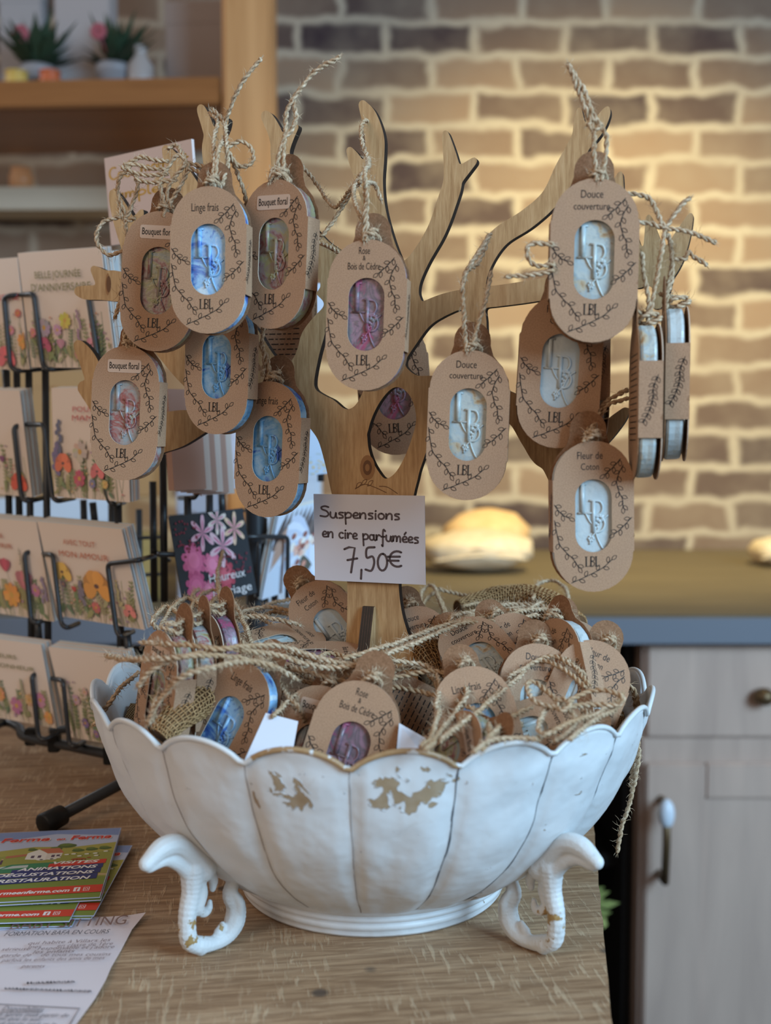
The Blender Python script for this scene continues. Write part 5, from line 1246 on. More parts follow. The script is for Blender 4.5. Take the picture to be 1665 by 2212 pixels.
# uprights
for x, y0_, y1_, dY in ((14,800,1130,0.02),(36,800,1130,0.02),(62,796,1400,0.02),(98,798,1400,0.02),(80,1330,1400,0.02),(198,660,930,0.02),(255,1085,1420,0.02),(274,1362,1440,0.02),(200,1085,1140,0.06),(10,790,860,0.06)):
    wire([(x, y0_, YL(x)+dY), (x+6, y1_, YL(x)+dY)], 'upright', 0.0032)
for x, y0_, y1_, dY in ((452,1060,1300,0.03),(405,1072,1300,0.02),(570,1118,1300,0.03),(590,1118,1300,0.03),(352,980,1300,0.05),(330,1040,1300,0.10),(430,845,960,0.0),(690,880,1040,0.0),(240,1040,1300,0.16),(300,1100,1350,0.2),(478,1060,1120,0.05),(180,1080,1160,0.14)):
    wire([(x, y0_, YR(max(x,330))+dY), (x+3, y1_, YR(max(x,330))+dY)], 'upright', 0.0032)
for pts in ([(235,1165,0.3),(345,1160,0.34)], [(365,1117,0.34),(560,1100,0.42)], [(160,1250,0.32),(345,1240,0.36)], [(500,1150,0.40),(640,1150,0.44)], [(20,1160,0.30),(240,1175,0.30)]):
    wire(pts, 'cross_wire', 0.0018)
# base rails, ring and legs
zb_ = 0.028
def wz(pts, nm, r):
    q = MB(); q.tube(crom(pts, 6), r, 10); return q.build(nm, WIRE, rack, TR_)
wz([PZ(-60,1600,zb_)+Vector((0,0.03,0)), PZ(10,1560,zb_), PZ(42,1573,zb_), PZ(55,1592,zb_), PZ(150,1612,zb_), PZ(250,1632,zb_), PZ(330,1640,zb_)], 'base_rail', 0.0042)
for x, y in ((68,1592),(118,1606),(238,1632)):
    q = MB(); p = PZ(x, y, zb_); q.box((p.x-0.005, p.y-0.005, zb_-0.007), (p.x+0.005, p.y+0.005, zb_+0.008), bev=0.001); q.build('clip', RUBBER, rack, TR_)
legA = PZ(112, 1772, 0.0085); legB = P(268, 1665, 0.19)
ctr = Vector((-0.12, 0.30, 0.040))
q = MB(); q.tube([legA, ctr], 0.0045, 12); q.build('leg', WIRE, rack, TR_)
q = MB(); d_ = (ctr - legA).normalized(); q.tube([legA - d_*0.009, legA - d_*0.008, legA + d_*0.010, legA + d_*0.0105], [0.0065, 0.0085, 0.0078, 0.0068], 16); q.build('rubber_foot', RUBBER, rack, TR_)
for an in (40, 160):
    e = ctr + Vector((math.cos(R(an))*0.22, math.sin(R(an))*0.16, 0)); e.z = 0.0085
    q = MB(); q.tube([e, ctr], 0.0045, 12); q.build('leg', WIRE, rack, TR_)
wz([ctr, ctr + Vector((0, 0, 0.22)), ctr + Vector((-0.01, 0, 0.46))], 'centre_pole', 0.009)
tag(rack, 'black wire card rack filled with greeting cards on the left of the table', 'rack')

# ================================================================== GREETING CARDS
CARDBASE = mat('card_cream', (0.82, 0.68, 0.58), 0.6, 0.25); CARDEDGE = mat('card_edge_white', (0.70, 0.76, 0.78), 0.6)
class Art:
    def __init__(s, sh, mats, seed, asp): s.sh, s.mats, s.r, s.a, s.k, s.mute = sh, mats, random.Random(seed), asp, 1, 0
    def mi(s, rgb):
        if s.mute: rgb = tuple(int((c * (1 - s.mute) + b * s.mute) / 3) * 3 for c, b in zip(rgb, (225, 205, 188)))
        m = flat(rgb)
        if m not in s.mats: s.mats.append(m)
        return s.mats.index(m)
    def ell(s, x, y, a, b, rot, rgb, n=10):
        c, q = math.cos(rot), math.sin(rot); mi = s.mi(rgb)
        s.sh.poly([(x + a*math.cos(t)*c - b*math.sin(t)*q, y + (a*math.cos(t)*q + b*math.sin(t)*c) * s.a) for t in [i*2*math.pi/n for i in range(n)]], mi, s.k)
        s.k += 0.05
    def petal(s, x, y, L, wd, rot, rgb):
        mi = s.mi(rgb); c, q = math.cos(rot), math.sin(rot)
        pr = ((0,0),(0.3,0.35),(0.65,0.5),(0.92,0.35),(1,0),(0.92,-0.35),(0.65,-0.5),(0.3,-0.35))
        s.sh.poly([(x + L*t*c - wd*w_*q, y + (L*t*q + wd*w_*c) * s.a) for t, w_ in pr], mi, s.k); s.k += 0.05
    def stem(s, x0, y0, x1, y1, rgb, wd=0.004):
        m = s.r.uniform(-0.03, 0.03); pts = c2([(x0, y0), ((x0+x1)/2 + m, (y0+y1)/2), (x1, y1)], 6)
        s.sh.line(pts, wd, s.mi(rgb), s.k, False, s.a); s.k += 0.05; return pts
    def leaf(s, x, y, L, rot, rgb): s.petal(x, y, L, L*0.42, rot, rgb)
    def daisy(s, x, y, r, rgb, cen=(210,150,50), n=9):
        for i in range(n): s.petal(x, y, r, r*0.55, i*2*math.pi/n + s.r.random()*0.3, tuple(min(255, max(0, c + s.r.randint(-14, 14))//4*4) for c in rgb))
        s.ell(x, y, r*0.26, r*0.26, 0, cen)
    def poppy(s, x, y, r, rgb):
        d = tuple(int(c*0.82) for c in rgb); l = tuple(min(255, int(c*1.12)) for c in rgb)
        for a, cc in ((2.6, d), (0.5, d), (1.9, rgb), (1.2, l), (3.3, rgb), (-0.2, l)): s.petal(x, y - r*0.3*s.a, r*1.15, r*0.95, a, cc)
        s.ell(x, y - r*0.1*s.a, r*0.2, r*0.14, 0, (70,40,40))
    def tulip(s, x, y, r, rgb):
        d = tuple(int(c*0.85) for c in rgb)
        for a, cc in ((1.1, d), (2.0, d), (1.55, rgb)): s.petal(x, y - r*0.8*s.a, r*1.7, r*0.9, a, cc)
    def spike(s, x, y0, y1, rgb, r=0.012):
        s.stem(x, y0, x + s.r.uniform(-.02,.02), y1, (110,120,80), 0.004)
        n = 12
        for i in range(n): s.ell(x + s.r.uniform(-1,1)*r*(1.5 - i/n), y0 + (y1-y0)*(0.45 + 0.55*i/n), r*(1-0.4*i/n), r*0.7, s.r.random()*3, rgb, 7)
    def twig(s, x, y0, y1, rgb=(140,140,95)):
        pts = s.stem(x, y0, x + s.r.uniform(-.05,.05), y1, rgb, 0.004)
        for i in range(3, len(pts)-1):
            for sg in (1, -1): s.petal(pts[i][0], pts[i][1], 0.035, 0.014, math.pi/2 - sg*0.8, rgb)
    def meadow(s, flowers, n=10, hgt=0.5):
        grn = [(120,135,80), (95,125,75), (150,150,90), (75,110,80), (165,165,120)]
        for i in range(n):
            x = s.r.random(); s.stem(x, 0.0, x + s.r.uniform(-.08,.08), s.r.uniform(0.12, hgt), s.r.choice(grn), 0.005)
        for i in range(n + 6): s.twig(s.r.uniform(0.05, 0.95), 0.0, s.r.uniform(0.2, hgt), s.r.choice(grn))
        for i in range(n * 2): s.ell(s.r.uniform(0.03, 0.97), s.r.uniform(0.05, hgt), 0.014, 0.010, 0, s.r.choice([(200,120,120),(170,130,160),(215,180,110),(150,120,150),(205,140,110)]), 7)
        for i in range(n): x = s.r.random(); y = s.r.uniform(0, 0.18); s.leaf(x, y, s.r.uniform(0.05, 0.12), s.r.uniform(0.5, 2.6), s.r.choice(grn))
        for kind, x, y, r, rgb in flowers:
            s.stem(x + s.r.uniform(-.03,.03), 0.0, x, y, (110,120,80))
            getattr(s, kind)(x, y, r, rgb) if kind != 'spike' else s.spike(x, 0.0, y, rgb, r)
def clampsheet(q, nb, o, u, v):
    """clip drawing to card"""
    U, V = Vector(u), Vector(v); ul, vl = U.length_squared, V.length_squared; dt = U.dot(V)
    det = ul*vl - dt*dt
    for i in range(nb, len(q.v)):
        d = Vector(q.v[i]) - Vector(o); a = d.dot(U); b2 = d.dot(V)
        x = (a*vl - b2*dt)/det; y = (b2*ul - a*dt)/det
        x2, y2 = min(max(x, 0.004), 0.996), min(max(y, 0.004), 0.996)
        q.v[i] = tuple(Vector(q.v[i]) + U*(x2-x) + V*(y2-y))
def gcard(tl, tr_, bl, label, texts=(), flowers=(), seed=1, base=CARDBASE, th=0.0007, stack=0, off=(0.0012, 0.0024), n=9, hgt=0.5, extra=None, fn=YL, stacklabel=None, rough=None):
    A = P(tl[0], tl[1], fn(tl[0])); B = P(tr_[0], tr_[1], fn(tr_[0])); Cc = P(bl[0], bl[1], fn(tl[0]) - 0.010)
    q, sh, nrm = plate('c', A, B, Cc, th, None); mats = [base, CARDEDGE]
    nb = len(q.v); art = Art(sh, mats, seed, (B-A).length/(A-Cc).length)
    if flowers: art.mute = 0.30; art.meadow(flowers, n, hgt); art.mute = 0
    if extra: extra(art)
    sh.k = art.k + 1
    for body, x0, x1, y, h, rgb in texts: sh.text(body, x0, x1, y, h, art.mi(rgb))
    clampsheet(q, nb, Cc, B-A, A-Cc)
    o = q.build('greeting_card', mats); tag(o, label, 'card', 'greeting cards in the wire rack')
    if stack:
        for i in range(1, stack + 1):
            dv = -nrm * (off[1] * i) + (B-A).normalized() * 0.0008 * random.uniform(-1, 1)*0.6 + Vector((0, 0, 0.0006*i))
            q2, sh2, _ = plate('c', A+dv, B+dv, Cc+dv, th*2, None)
            tag(q2.build('greeting_card', [CARDEDGE if i % 2 else CARDBASE]), stacklabel or ('card stacked directly behind the one that is ' + label)[:90], 'card', 'cards stacked behind ' + label[:40])
    return o
OL = (128,120,60); RD = (195,80,80)
gcard((38,547),(218,534),(68,793), 'card reading BELLE JOURNÉE D\'ANNIVERSAIRE with wild flowers', [('BELLE JOURNÉE', 0.21, 0.76, 0.765, 0.062, OL), ('D\'ANNIVERSAIRE', 0.15, 0.86, 0.655, 0.066, OL)],
      [('daisy',0.50,0.40,0.07,(215,190,60)),('spike',0.66,0.50,0.02,(150,110,150)),('daisy',0.24,0.34,0.08,(170,150,175)),('poppy',0.22,0.20,0.07,(175,60,100)),('tulip',0.42,0.20,0.05,(205,130,165)),('daisy',0.40,0.32,0.05,(200,140,180)),('poppy',0.78,0.20,0.06,(215,130,160)),('spike',0.80,0.42,0.015,(215,110,110)),('daisy',0.10,0.30,0.04,(225,120,130)),('tulip',0.62,0.10,0.05,(220,130,120))], 3, stack=4, stacklabel='plain card edge stacked behind the BELLE JOURNÉE card', n=12)
gcard((-70,565),(37,556),(-45,798), 'partly cut-off card with red lettering at the left edge, top row', [('TENDRE', 0.30, 0.98, 0.62, 0.055, RD)],
      [('daisy',0.92,0.50,0.06,(215,95,70)),('daisy',0.98,0.25,0.12,(235,150,60)),('poppy',0.60,0.12,0.16,(230,85,100)),('daisy',0.75,0.35,0.07,(225,130,150))], 5, stack=3, stacklabel='card edge stacked behind the cut-off red-lettered card')
gcard((-105,840),(42,843),(-80,1060), 'cut-off card with purple and red flowers at the left edge, second row', [],
      [('poppy',0.86,0.14,0.10,(225,70,50)),('tulip',0.66,0.34,0.04,(120,50,110)),('twig',0.5,0.5,0.0,(0,0,0))][:2]+[('daisy',0.45,0.2,0.06,(220,200,120))], 8, stack=5, stacklabel='card edge stacked behind the cut-off purple-flowered card')
gcard((111,838),(272,836),(118,1073), 'card reading POUR MAMAN with meadow flowers, mostly behind a pendant', [('POUR', 0.32, 0.62, 0.78, 0.048, RD), ('MAMAN', 0.31, 0.78, 0.70, 0.050, RD)],
      [('spike',0.10,0.72,0.035,(70,75,120)),('spike',0.06,0.50,0.04,(95,85,140)),('poppy',0.16,0.32,0.10,(225,95,60)),('daisy',0.38,0.18,0.08,(190,60,90)),('poppy',0.62,0.26,0.08,(220,95,100)),('daisy',0.55,0.14,0.045,(120,115,160)),('daisy',0.72,0.14,0.04,(225,180,90)),('daisy',0.40,0.42,0.10,(205,185,165))], 11, stack=4, stacklabel='card edge stacked behind the POUR MAMAN card', n=12, hgt=0.55)
gcard((-120,1110),(78,1127),(-85,1312), 'cut-off card with pink tulip and red lettering at the left edge, third row', [('POUR GUÉRIR', 0.30, 0.64, 0.80, 0.05, (190,110,80)), ('ET T\'OFFRIR', 0.28, 0.72, 0.70, 0.05, (190,110,80))],
      [('tulip',0.78,0.38,0.09,(215,110,130)),('tulip',0.60,0.52,0.06,(205,60,90)),('daisy',0.62,0.22,0.09,(235,150,50)),('daisy',0.88,0.30,0.05,(190,110,150)),('spike',0.97,0.45,0.02,(130,110,150)),('spike',0.78,0.72,0.012,(150,140,120))], 13, stack=5, stacklabel='card edge stacked behind the cut-off pink tulip card')
gcard((80,1126),(262,1143),(126,1330), 'card reading AVEC TOUT MON AMOUR with an orange poppy', [('AVEC TOUT', 0.30, 0.68, 0.79, 0.055, (195,100,60)), ('MON AMOUR', 0.22, 0.80, 0.66, 0.062, (195,100,60))],
      [('poppy',0.58,0.40,0.14,(235,150,55)),('poppy',0.20,0.50,0.09,(235,180,70)),('tulip',0.30,0.32,0.03,(200,50,50)),('spike',0.38,0.42,0.03,(105,100,125)),('daisy',0.52,0.16,0.05,(205,90,90)),('poppy',0.90,0.18,0.06,(230,120,115)),('daisy',0.18,0.36,0.03,(90,70,90)),('spike',0.82,0.45,0.02,(195,180,120))], 17, stack=5, stacklabel='card edge stacked behind the orange poppy card', n=12)
gcard((-100,1368),(88,1392),(-70,1538), 'cut-off card reading FLEURS BONHEUR at the left edge, bottom row', [('DES FLEURS', 0.26, 0.72, 0.78, 0.052, OL), ('DU BONHEUR', 0.30, 0.90, 0.66, 0.052, OL)],
      [('daisy',0.62,0.20,0.07,(190,100,150)),('daisy',0.90,0.32,0.06,(205,130,170)),('daisy',0.45,0.32,0.06,(235,150,90)),('spike',0.72,0.55,0.015,(150,150,110)),('daisy',0.96,0.12,0.05,(235,160,70)),('daisy',0.78,0.30,0.05,(225,175,120))], 19, stack=4, stacklabel='card edge stacked behind the FLEURS BONHEUR card')
gcard((104,1397),(262,1415),(152,1592), 'pale card with fine pink and blue flowers and no lettering, bottom row', [],
      [('daisy',0.58,0.34,0.05,(200,60,80)),('poppy',0.82,0.10,0.10,(225,95,100)),('daisy',0.30,0.20,0.05,(110,90,150)),('daisy',0.25,0.45,0.05,(200,165,185)),('daisy',0.42,0.10,0.04,(120,90,160)),('daisy',0.40,0.55,0.04,(215,175,165)),('spike',0.72,0.62,0.015,(200,190,130))], 23, stack=5, stacklabel='card edge stacked behind the pale card of the bottom row', hgt=0.65, n=13)
def dark_art(a):
    for x, y, r, rgb in ((0.22,0.50,0.16,(220,110,150)),(0.20,0.22,0.14,(205,95,135)),(0.45,0.42,0.12,(230,125,160)),(0.60,0.28,0.14,(190,80,95)),(0.35,0.14,0.10,(215,120,150))):
        for j in range(3):
            for i in range(9): a.petal(x, y, r*(1-0.28*j), r*0.5, i*0.7 + j*0.3, tuple(min(255, c + 16*j) for c in rgb))
    for x, y, r, rgb in ((0.38,0.78,0.17,(235,190,205)),(0.62,0.60,0.20,(240,205,215)),(0.60,0.90,0.14,(240,225,215)),(0.82,0.78,0.16,(240,205,175))):
        for i in range(6): a.petal(x, y, r, r*0.32, i*1.05 + 0.3, rgb); a.petal(x, y, r*0.7, r*0.12, i*1.05 + 0.3, (215,130,160))
    for i in range(70): a.ell(a.r.uniform(0.03, 0.3) if i % 2 else a.r.uniform(0.6,0.95), a.r.uniform(0.55, 0.95) if i % 2 else a.r.uniform(0.2,0.5), 0.012, 0.012, 0, (140,60,75), 6)
gcard((365,1118),(524,1097),(398,1318), 'dark card reading Heureux Mariage with pink and white flowers', [('Heureux', 0.36, 0.86, 0.22, 0.10, (245,240,240)), ('Mariage', 0.38, 0.92, 0.05, 0.10, (245,240,240))], (), 29, base=mat('card_dark_navy', (0.035, 0.045, 0.055), 0.35), extra=dark_art, fn=YR, th=0.0008)
def bouquet_art(a):
    for i in range(9): a.petal(0.2 + 0.09*i, 1.0, 0.55, 0.10, -1.9, (120,105,100) if i % 2 else (95,82,80))
    for i in range(14): a.petal(0.75, 0.55, 0.6, 0.22, 2.4 + i*0.22, (225,228,240) if i % 2 else (205,210,228))
    for i in range(6): a.petal(0.02, 0.30 + 0.05*i, 0.35, 0.05, 0.9, (190,150,130))
    for i in range(14): a.petal(0.62, 0.42, 0.34, 0.05, -1.2 - a.r.uniform(-0.5, 0.5), (100,95,85))
    for i in range(34): a.ell(a.r.gauss(0.62, 0.13), a.r.gauss(0.50, 0.09), 0.045, 0.045, 0, a.r.choice([(235,185,165),(240,215,200),(215,150,130),(150,95,85),(245,235,225)]), 8)
gcard((602,1108),(712,1080),(565,1296), 'card with a photograph of a white and blush bouquet, left of the price sign', [], (), 31, base=mat('card_cool_white', (0.66, 0.70, 0.80), 0.4), extra=bouquet_art, fn=YR, th=0.0008, stack=3, stacklabel='card edge stacked behind the bouquet card')
def pale_pattern(a):
    for i in range(60): a.ell(a.r.random(), a.r.random(), 0.035, 0.05, a.r.random()*3, a.r.choice([(228,212,214),(222,205,210),(232,220,224)]), 7)
gcard((416,838),(506,828),(436,1072), 'rounded pale pink patterned card facing right below the lower blue pendant', [], (), 37, base=mat('card_pale_pink', (0.72, 0.64, 0.68), 0.5), extra=pale_pattern, fn=YR, th=0.0015)
for i in range(6):
    x = 350 + i * 13; A_, B_, C_ = P(x, 842 + 2*i, YR(x)+0.004), P(x+12, 840+2*i, YR(x)-0.002), P(x+14, 1060 + 2*i, YR(x))
    q, sh, _ = plate('c', A_, B_, C_, 0.03, None)
    tag(q.build('greeting_card', [flat((205,190,180)) if i % 2 else flat((176,140,124))]), 'card edge in the stack left of the rounded pale pink card', 'card', 'cards stacked beside the pale pink card')
def script_art(a):
    for i in range(3): a.sh.line(c2([(0.3+0.2*i,0.35),(0.35+0.2*i,0.42),(0.42+0.2*i,0.36),(0.38+0.2*i,0.28),(0.33+0.2*i,0.33)]), 0.012, a.mi((205,150,165)), 1, False, 1)
gcard((640,616),(712,610),(622,772), 'white card with red script ending in aime, behind the tree', [('t\'aime', 0.15, 0.75, 0.42, 0.10, (205,70,110))], (), 41, base=flat((205,214,230)), fn=lambda x: 0.26, extra=script_art)
def mist_art(a):
    for i in range(60): a.ell(a.r.random(), a.r.uniform(0, 0.3), 0.06, 0.025, 0, a.r.choice([(215,205,170),(225,200,150),(190,205,210)]), 7)
gcard((640,880),(706,872),(646,1030), 'light blue card with golden grass between the lowest blue pendant and the trunk', [], (), 43, base=flat((196,214,236)), fn=lambda x: 0.27, extra=mist_art)
gcard((205,545),(252,541),(225,780), 'white card edge with pink flower, right of the BELLE JOURNÉE card', [], [('poppy',0.3,0.5,0.18,(210,120,150)),('twig',0.5,0.5,0,(0,0,0))][:1], 47, base=CARDEDGE, fn=lambda x: 0.215, stack=3, stacklabel='pale card edge stacked behind the pink flower edge card')

# ================================================================== FLYERS ON THE TABLE
def flyer(tr_px, br_px, z, label, wid=0.112, seed=1):
    B = PZ(*tr_px, z); D_ = PZ(*br_px, z); v = B - D_; u = Vector((v.y, -v.x, 0)).normalized() * wid
    q = MB(); o = D_ - u; nrm = Vector((0, 0, 1)); th = 0.0005
    c = [o, o+u, o+u+v, o+v]; q.add(c + [p - nrm*th for p in c], [(0,1,2,3),(7,6,5,4),(0,4,5,1),(1,5,6,2),(2,6,7,3),(3,7,4,0)], 0)
    sh = Sheet(q, o, u, v, nrm, 0.00003); mats = [flat((182,190,214))]; a = Art(sh, mats, seed, wid / v.length); nb = len(q.v)
    def poly(pts, rgb): sh.poly(pts, a.mi(rgb), a.k); a.k += 0.15
    poly([(0,1),(1,1),(1,0.88),(0.6,0.94),(0.3,0.86),(0,0.9)], (128,146,190))
    poly([(0,0.60),(0.3,0.70),(0.5,0.745),(0.75,0.72),(1,0.77),(1,0),(0,0)], (168,160,78))
    poly([(0,0.50),(0.35,0.62),(0.7,0.60),(1,0.64),(1,0),(0,0)], (150,150,72)); poly([(0,0.27),(0.4,0.31),(1,0.27),(1,0),(0,0)], (124,138,60))
    poly([(0,0.36),(0.45,0.38),(1,0.31),(1,0.285),(0.45,0.345),(0,0.32)], (190,165,120))
    poly([(0,0.48),(0.28,0.50),(0.32,0.455),(0.24,0.42),(0,0.42)], (196,176,120))
    for x, y, r in ((0.70,0.74,0.06),(0.64,0.70,0.04),(0.78,0.66,0.04),(0.86,0.67,0.04),(0.94,0.68,0.04),(0.50,0.70,0.03),(0.10,0.60,0.05),(0.20,0.64,0.03)):
        a.ell(x, y, r, r*0.62, 0, (82,100,48), 12); a.ell(x-0.01, y+0.02, r*0.7, r*0.4, 0, (104,122,56), 10)
    poly([(0.48,0.56),(0.60,0.54),(0.60,0.64),(0.54,0.70),(0.48,0.65)], (226,222,214)); poly([(0.60,0.54),(0.69,0.56),(0.69,0.64),(0.60,0.64)], (214,206,196)); poly([(0.54,0.71),(0.66,0.71),(0.70,0.635),(0.60,0.635)], (190,110,80))
    poly([(0.36,0.62),(0.48,0.64),(0.48,0.61),(0.36,0.585)], (180,110,80))
    for x in (0.51, 0.55, 0.63, 0.66): poly([(x,0.575),(x+0.02,0.575),(x+0.02,0.61),(x,0.61)], (90,70,90))
    for x, y in ((0.72,0.605),(0.76,0.61),(0.84,0.60),(0.89,0.605),(0.95,0.63),(0.80,0.575),(0.67,0.575),(0.90,0.57)): a.ell(x, y, 0.016, 0.010, 0, (226,224,214), 10); a.ell(x+0.016, y, 0.005, 0.005, 0, (60,50,50), 7)
    for x, y in ((0.58,0.545),(0.64,0.55)): a.ell(x, y, 0.030, 0.013, 0, (225,222,215), 10); a.ell(x, y, 0.012, 0.008, 0, (40,36,36), 8)
    a.ell(0.80, 0.53, 0.045, 0.018, 0.05, (158,84,44), 10); a.ell(0.86,0.545,0.014,0.010,0,(158,84,44),8)
    for x in (0.77,0.79,0.82,0.84): poly([(x,0.49),(x+0.006,0.49),(x+0.006,0.53),(x,0.53)], (120,60,36))
    for x in (0.30, 0.34): poly([(x,0.50),(x+0.018,0.50),(x+0.014,0.56),(x+0.004,0.56)], (90,60,80)); a.ell(x+0.009,0.57,0.008,0.008,0,(215,170,140),8)
    poly([(0.24,0.37),(0.70,0.38),(0.70,0.50),(0.42,0.49),(0.36,0.46),(0.27,0.43),(0.24,0.40)], (62,128,88)); poly([(0.37,0.43),(0.52,0.44),(0.52,0.475),(0.43,0.47)], (190,196,190)); poly([(0.30,0.425),(0.355,0.43),(0.395,0.465),(0.37,0.463)], (200,206,206))
    a.ell(0.30,0.37,0.022,0.022,0,(40,36,40),12); a.ell(0.58,0.37,0.022,0.022,0,(40,36,40),12)
    for i in range(5): poly([(0.02+i*0.06,0.32),(0.035+i*0.06,0.32),(0.035+i*0.06,0.40),(0.02+i*0.06,0.40)], (130,66,50))
    poly([(0,0.36),(0.30,0.36),(0.30,0.345),(0,0.345)], (130,66,50))
    poly([(0.64,0.42),(0.97,0.455),(0.97,0.515),(0.64,0.475)], (205,62,48)); NV = (52,58,110)
    poly([(0.44,0.355),(0.96,0.395),(0.96,0.452),(0.44,0.41)], NV); poly([(0.32,0.285),(0.955,0.325),(0.955,0.392),(0.32,0.35)], NV); poly([(0.36,0.215),(0.945,0.245),(0.945,0.32),(0.36,0.28)], NV)
    a.k += 0.5
    WH = (236,232,230)
    def T(body, x0, x1, y, h, rgb, shr=0.25): sh.text(body, x0, x1, y, h, a.mi(rgb), a.k, shr, 0.03)
    poly([(0,0.045),(1,0.065),(1,0.160),(0,0.145)], (208,66,46)); a.k += 0.3
    T('VISITES', 0.66, 0.93, 0.468, 0.036, WH); T('ANIMATIONS', 0.47, 0.93, 0.392, 0.040, WH); T('DÉGUSTATIONS', 0.36, 0.92, 0.318, 0.040, WH); T('RESTAURATION', 0.39, 0.91, 0.242, 0.042, WH)
    T('www.defermeenferme.com', 0.22, 0.82, 0.085, 0.040, WH); poly([(0.84,0.085),(0.875,0.085),(0.875,0.135),(0.84,0.135)], WH); a.k += .2; sh.text('f', 0.852, 0.866, 0.088, 0.038, a.mi((208,66,46)), a.k, 0, 0.04)
    sh.line([(0.895,0.088),(0.925,0.088),(0.925,0.132),(0.895,0.132),(0.895,0.088)], 0.004, a.mi(WH), a.k); sh.line(arc(0.91,0.11,0.008,0.012,0,360,10), 0.003, a.mi(WH), a.k)
    T('De Ferme', 0.10, 0.58, 0.825, 0.075, WH, 0.15); T('en', 0.615, 0.675, 0.825, 0.045, WH, 0.15); T('Ferme', 0.70, 0.96, 0.825, 0.075, WH, 0.15); a.k += 0.3
    T('De Ferme', 0.103, 0.575, 0.83, 0.068, (208,62,44), 0.15); T('en', 0.617, 0.672, 0.83, 0.040, (208,62,44), 0.15); T('Ferme', 0.703, 0.956, 0.83, 0.068, (208,62,44), 0.15)
    sh.text('f', 0.9999, 1.0, 0.5, 0.001, 0, a.k); clampsheet(q, nb, o, u, v)
    return tag(q.build('flyer', mats), label, 'flyer', 'farm open-day flyers stacked on the table')
z = 0.0012
flyer((226,1858),(150,2004), z, 'lowest farm flyer of the stack, its right bottom corner nearest the advert sheet')
flyer((230,1856),(156,2000), z + 0.0010, 'second lowest farm flyer of the stack')
flyer((284,1832),(198,1984), z + 0.0020, 'farm flyer sticking out furthest to the right under the top ones')
flyer((286,1826),(203,1978), z + 0.0028, 'farm flyer just above the one sticking out furthest right')
flyer((222,1850),(150,1990), z + 0.0036, 'farm flyer turned clockwise with RESTAURATION peeking out below the top one')
flyer((262,1794),(218,1944), z + 0.0052, 'farm flyer second from the top of the stack')
flyer((262,1788),(216,1938), z + 0.0062, 'topmost farm flyer reading Ferme en Ferme with green van and farmhouse')
# ---- advert sheet with a wavy right edge
adm = [mat('advert_paper', (0.70, 0.60, 0.60), 0.5, 0.3)]
TRp = PZ(315, 1971, 0.0); E = [(315,1971),(285,2008),(262,2052),(240,2090),(228,2118),(205,2158),(165,2212),(120,2270)]
q = MB(); rowsP = []
for i, (x, y) in enumerate(E):
    zz = (0.0035, 0.0014, 0.0005, 0.0018, 0.0024, 0.0012, 0.0006, 0.0004)[i]; e = PZ(x, y, zz)
    rowsP.append([Vector((e.x - 0.006*k*k*0.25 - (0.0 if k else 0), e.y + 0.012*0 - 0.0012*k, max(0.0004, zz * math.exp(-k*0.5)))) for k in range(12)])
for i, r in enumerate(rowsP):
    for k in range(12): r[k].x = r[0].x - 0.21 * (k/11)**1.3; r[k].y = r[0].y - 0.010 * (k/11)**1.3
vs2 = [p for r in rowsP for p in r]; m = 12
q.add(vs2, [(i*m+k, (i+1)*m+k, (i+1)*m+k+1, i*m+k+1) for i in range(len(E)-1) for k in range(m-1)], 0, True)
art = Art(Sheet(q, (0,0,0.0010), (1,0,0), (0,1,0), (0,0,1), 0.00003), adm, 5, 1)
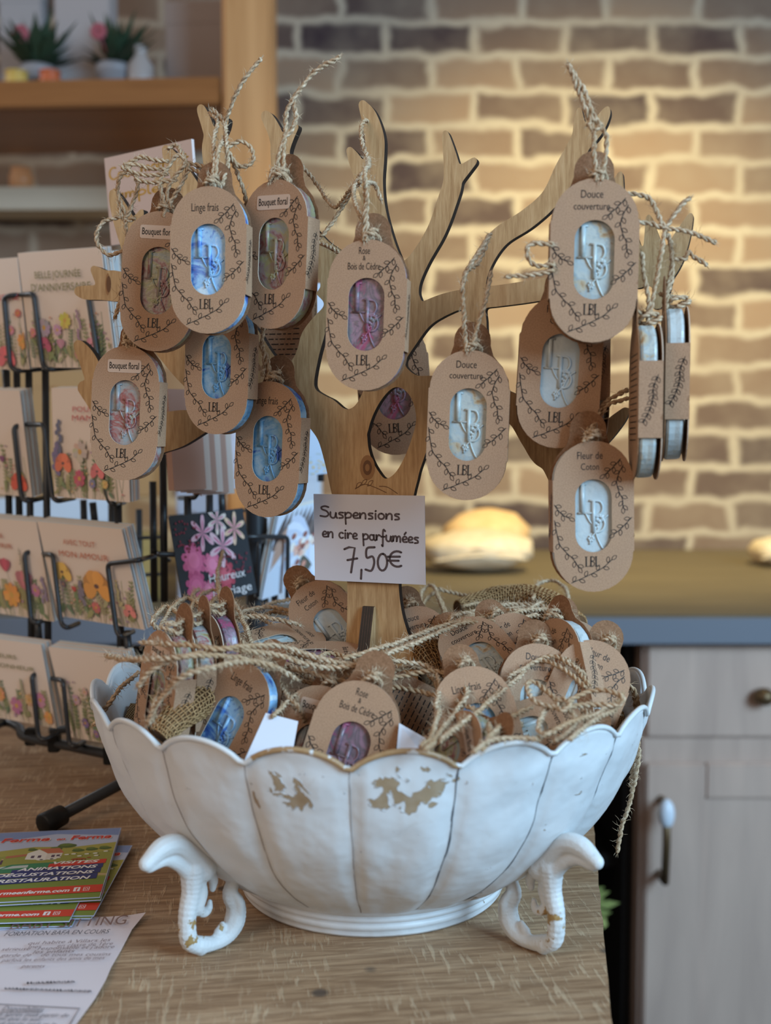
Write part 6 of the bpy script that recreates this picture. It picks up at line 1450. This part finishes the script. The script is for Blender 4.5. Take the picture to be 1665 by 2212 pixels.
def adtext(body, p0, p1, hpx, rgb, shr=0.2):
    z_ = 0.0030 if p1[0] > 190 else 0.0022
    a = PZ(*p0, z_); b2 = PZ(*p1, z_); hh = (PZ(p0[0], p0[1]-hpx, z_) - a).length
    sh = Sheet(q, a, b2 - a, Vector((-(b2-a).y, (b2-a).x, 0)).normalized() * hh, (0,0,1), 0.00002); sh.text(body, 0, 1, 0, 1, art.mi(rgb), 1, shr)
BR = (120,92,90); GY = (84,78,84)
adtext('BABY SITTING', (20,2008), (272,1996), 20, (132,104,96), 0.1)
adtext('FORMATION BAFA EN COURS', (8,2022), (235,2016), 9, GY)
for t_, a_, b_ in (('qui habite à Villars les', (60,2041),(238,2033)), ('mes       en classe de 1ère', (60,2049),(243,2041)), ('sérieuse   responsable et j\'adore', (2,2054),(246,2048)), ('les enfants', (70,2060),(160,2057)), ('garde de    de tous mes cousins', (0,2067),(238,2064)), ('parfois les enfants des amis de mes', (2,2078),(225,2072)), ('parents', (45,2090),(95,2090))):
    adtext(t_, a_, b_, 7, BR)
for (xa, ya, xb, yb) in ((58,2124,158,2121), (10,2136,196,2142)):     # contact lines kept as unreadable scribble
    z_ = 0.0024; xx = xa; rr = random.Random(int(ya))
    while xx < xb:
        l = rr.uniform(4, 9); yy = ya + (yb-ya)*(xx-xa)/(xb-xa); pts = [PZ(xx + l*t/6, yy - (4 if t % 2 else -2) * rr.uniform(0.5, 1), z_) for t in range(7)]
        art.sh.o = Vector((0, 0, z_)); art.sh.line([(p.x, p.y) for p in pts], 0.0005, art.mi(GY), 1); xx += l + 2.5
art.sh.o = Vector((0, 0, 0.0016))
def adline(pts, w_=0.0007): art.sh.line([(PZ(*p, 0.0016).x, PZ(*p, 0.0016).y) for p in pts], w_, art.mi(GY), 1)
adline([(-20,2168),(172,2178),(150,2215),(135,2240)]); adline([(-5,2186),(92,2186)], 0.0005)
adtext('Disponibilités', (3,2183), (92,2185), 10, GY)
for t_, a_, b_ in (('mercredi après midi partir de', (-60,2194),(147,2197)), ('ainsi que le soir', (-20,2203),(90,2206)), ('samedi après midi et le', (-40,2214),(120,2217))): adtext(t_, a_, b_, 8, GY)
tag(q.build('advert_sheet', adm), 'crumpled pinkish babysitting advert sheet under the farm flyers at the bottom left', 'paper')
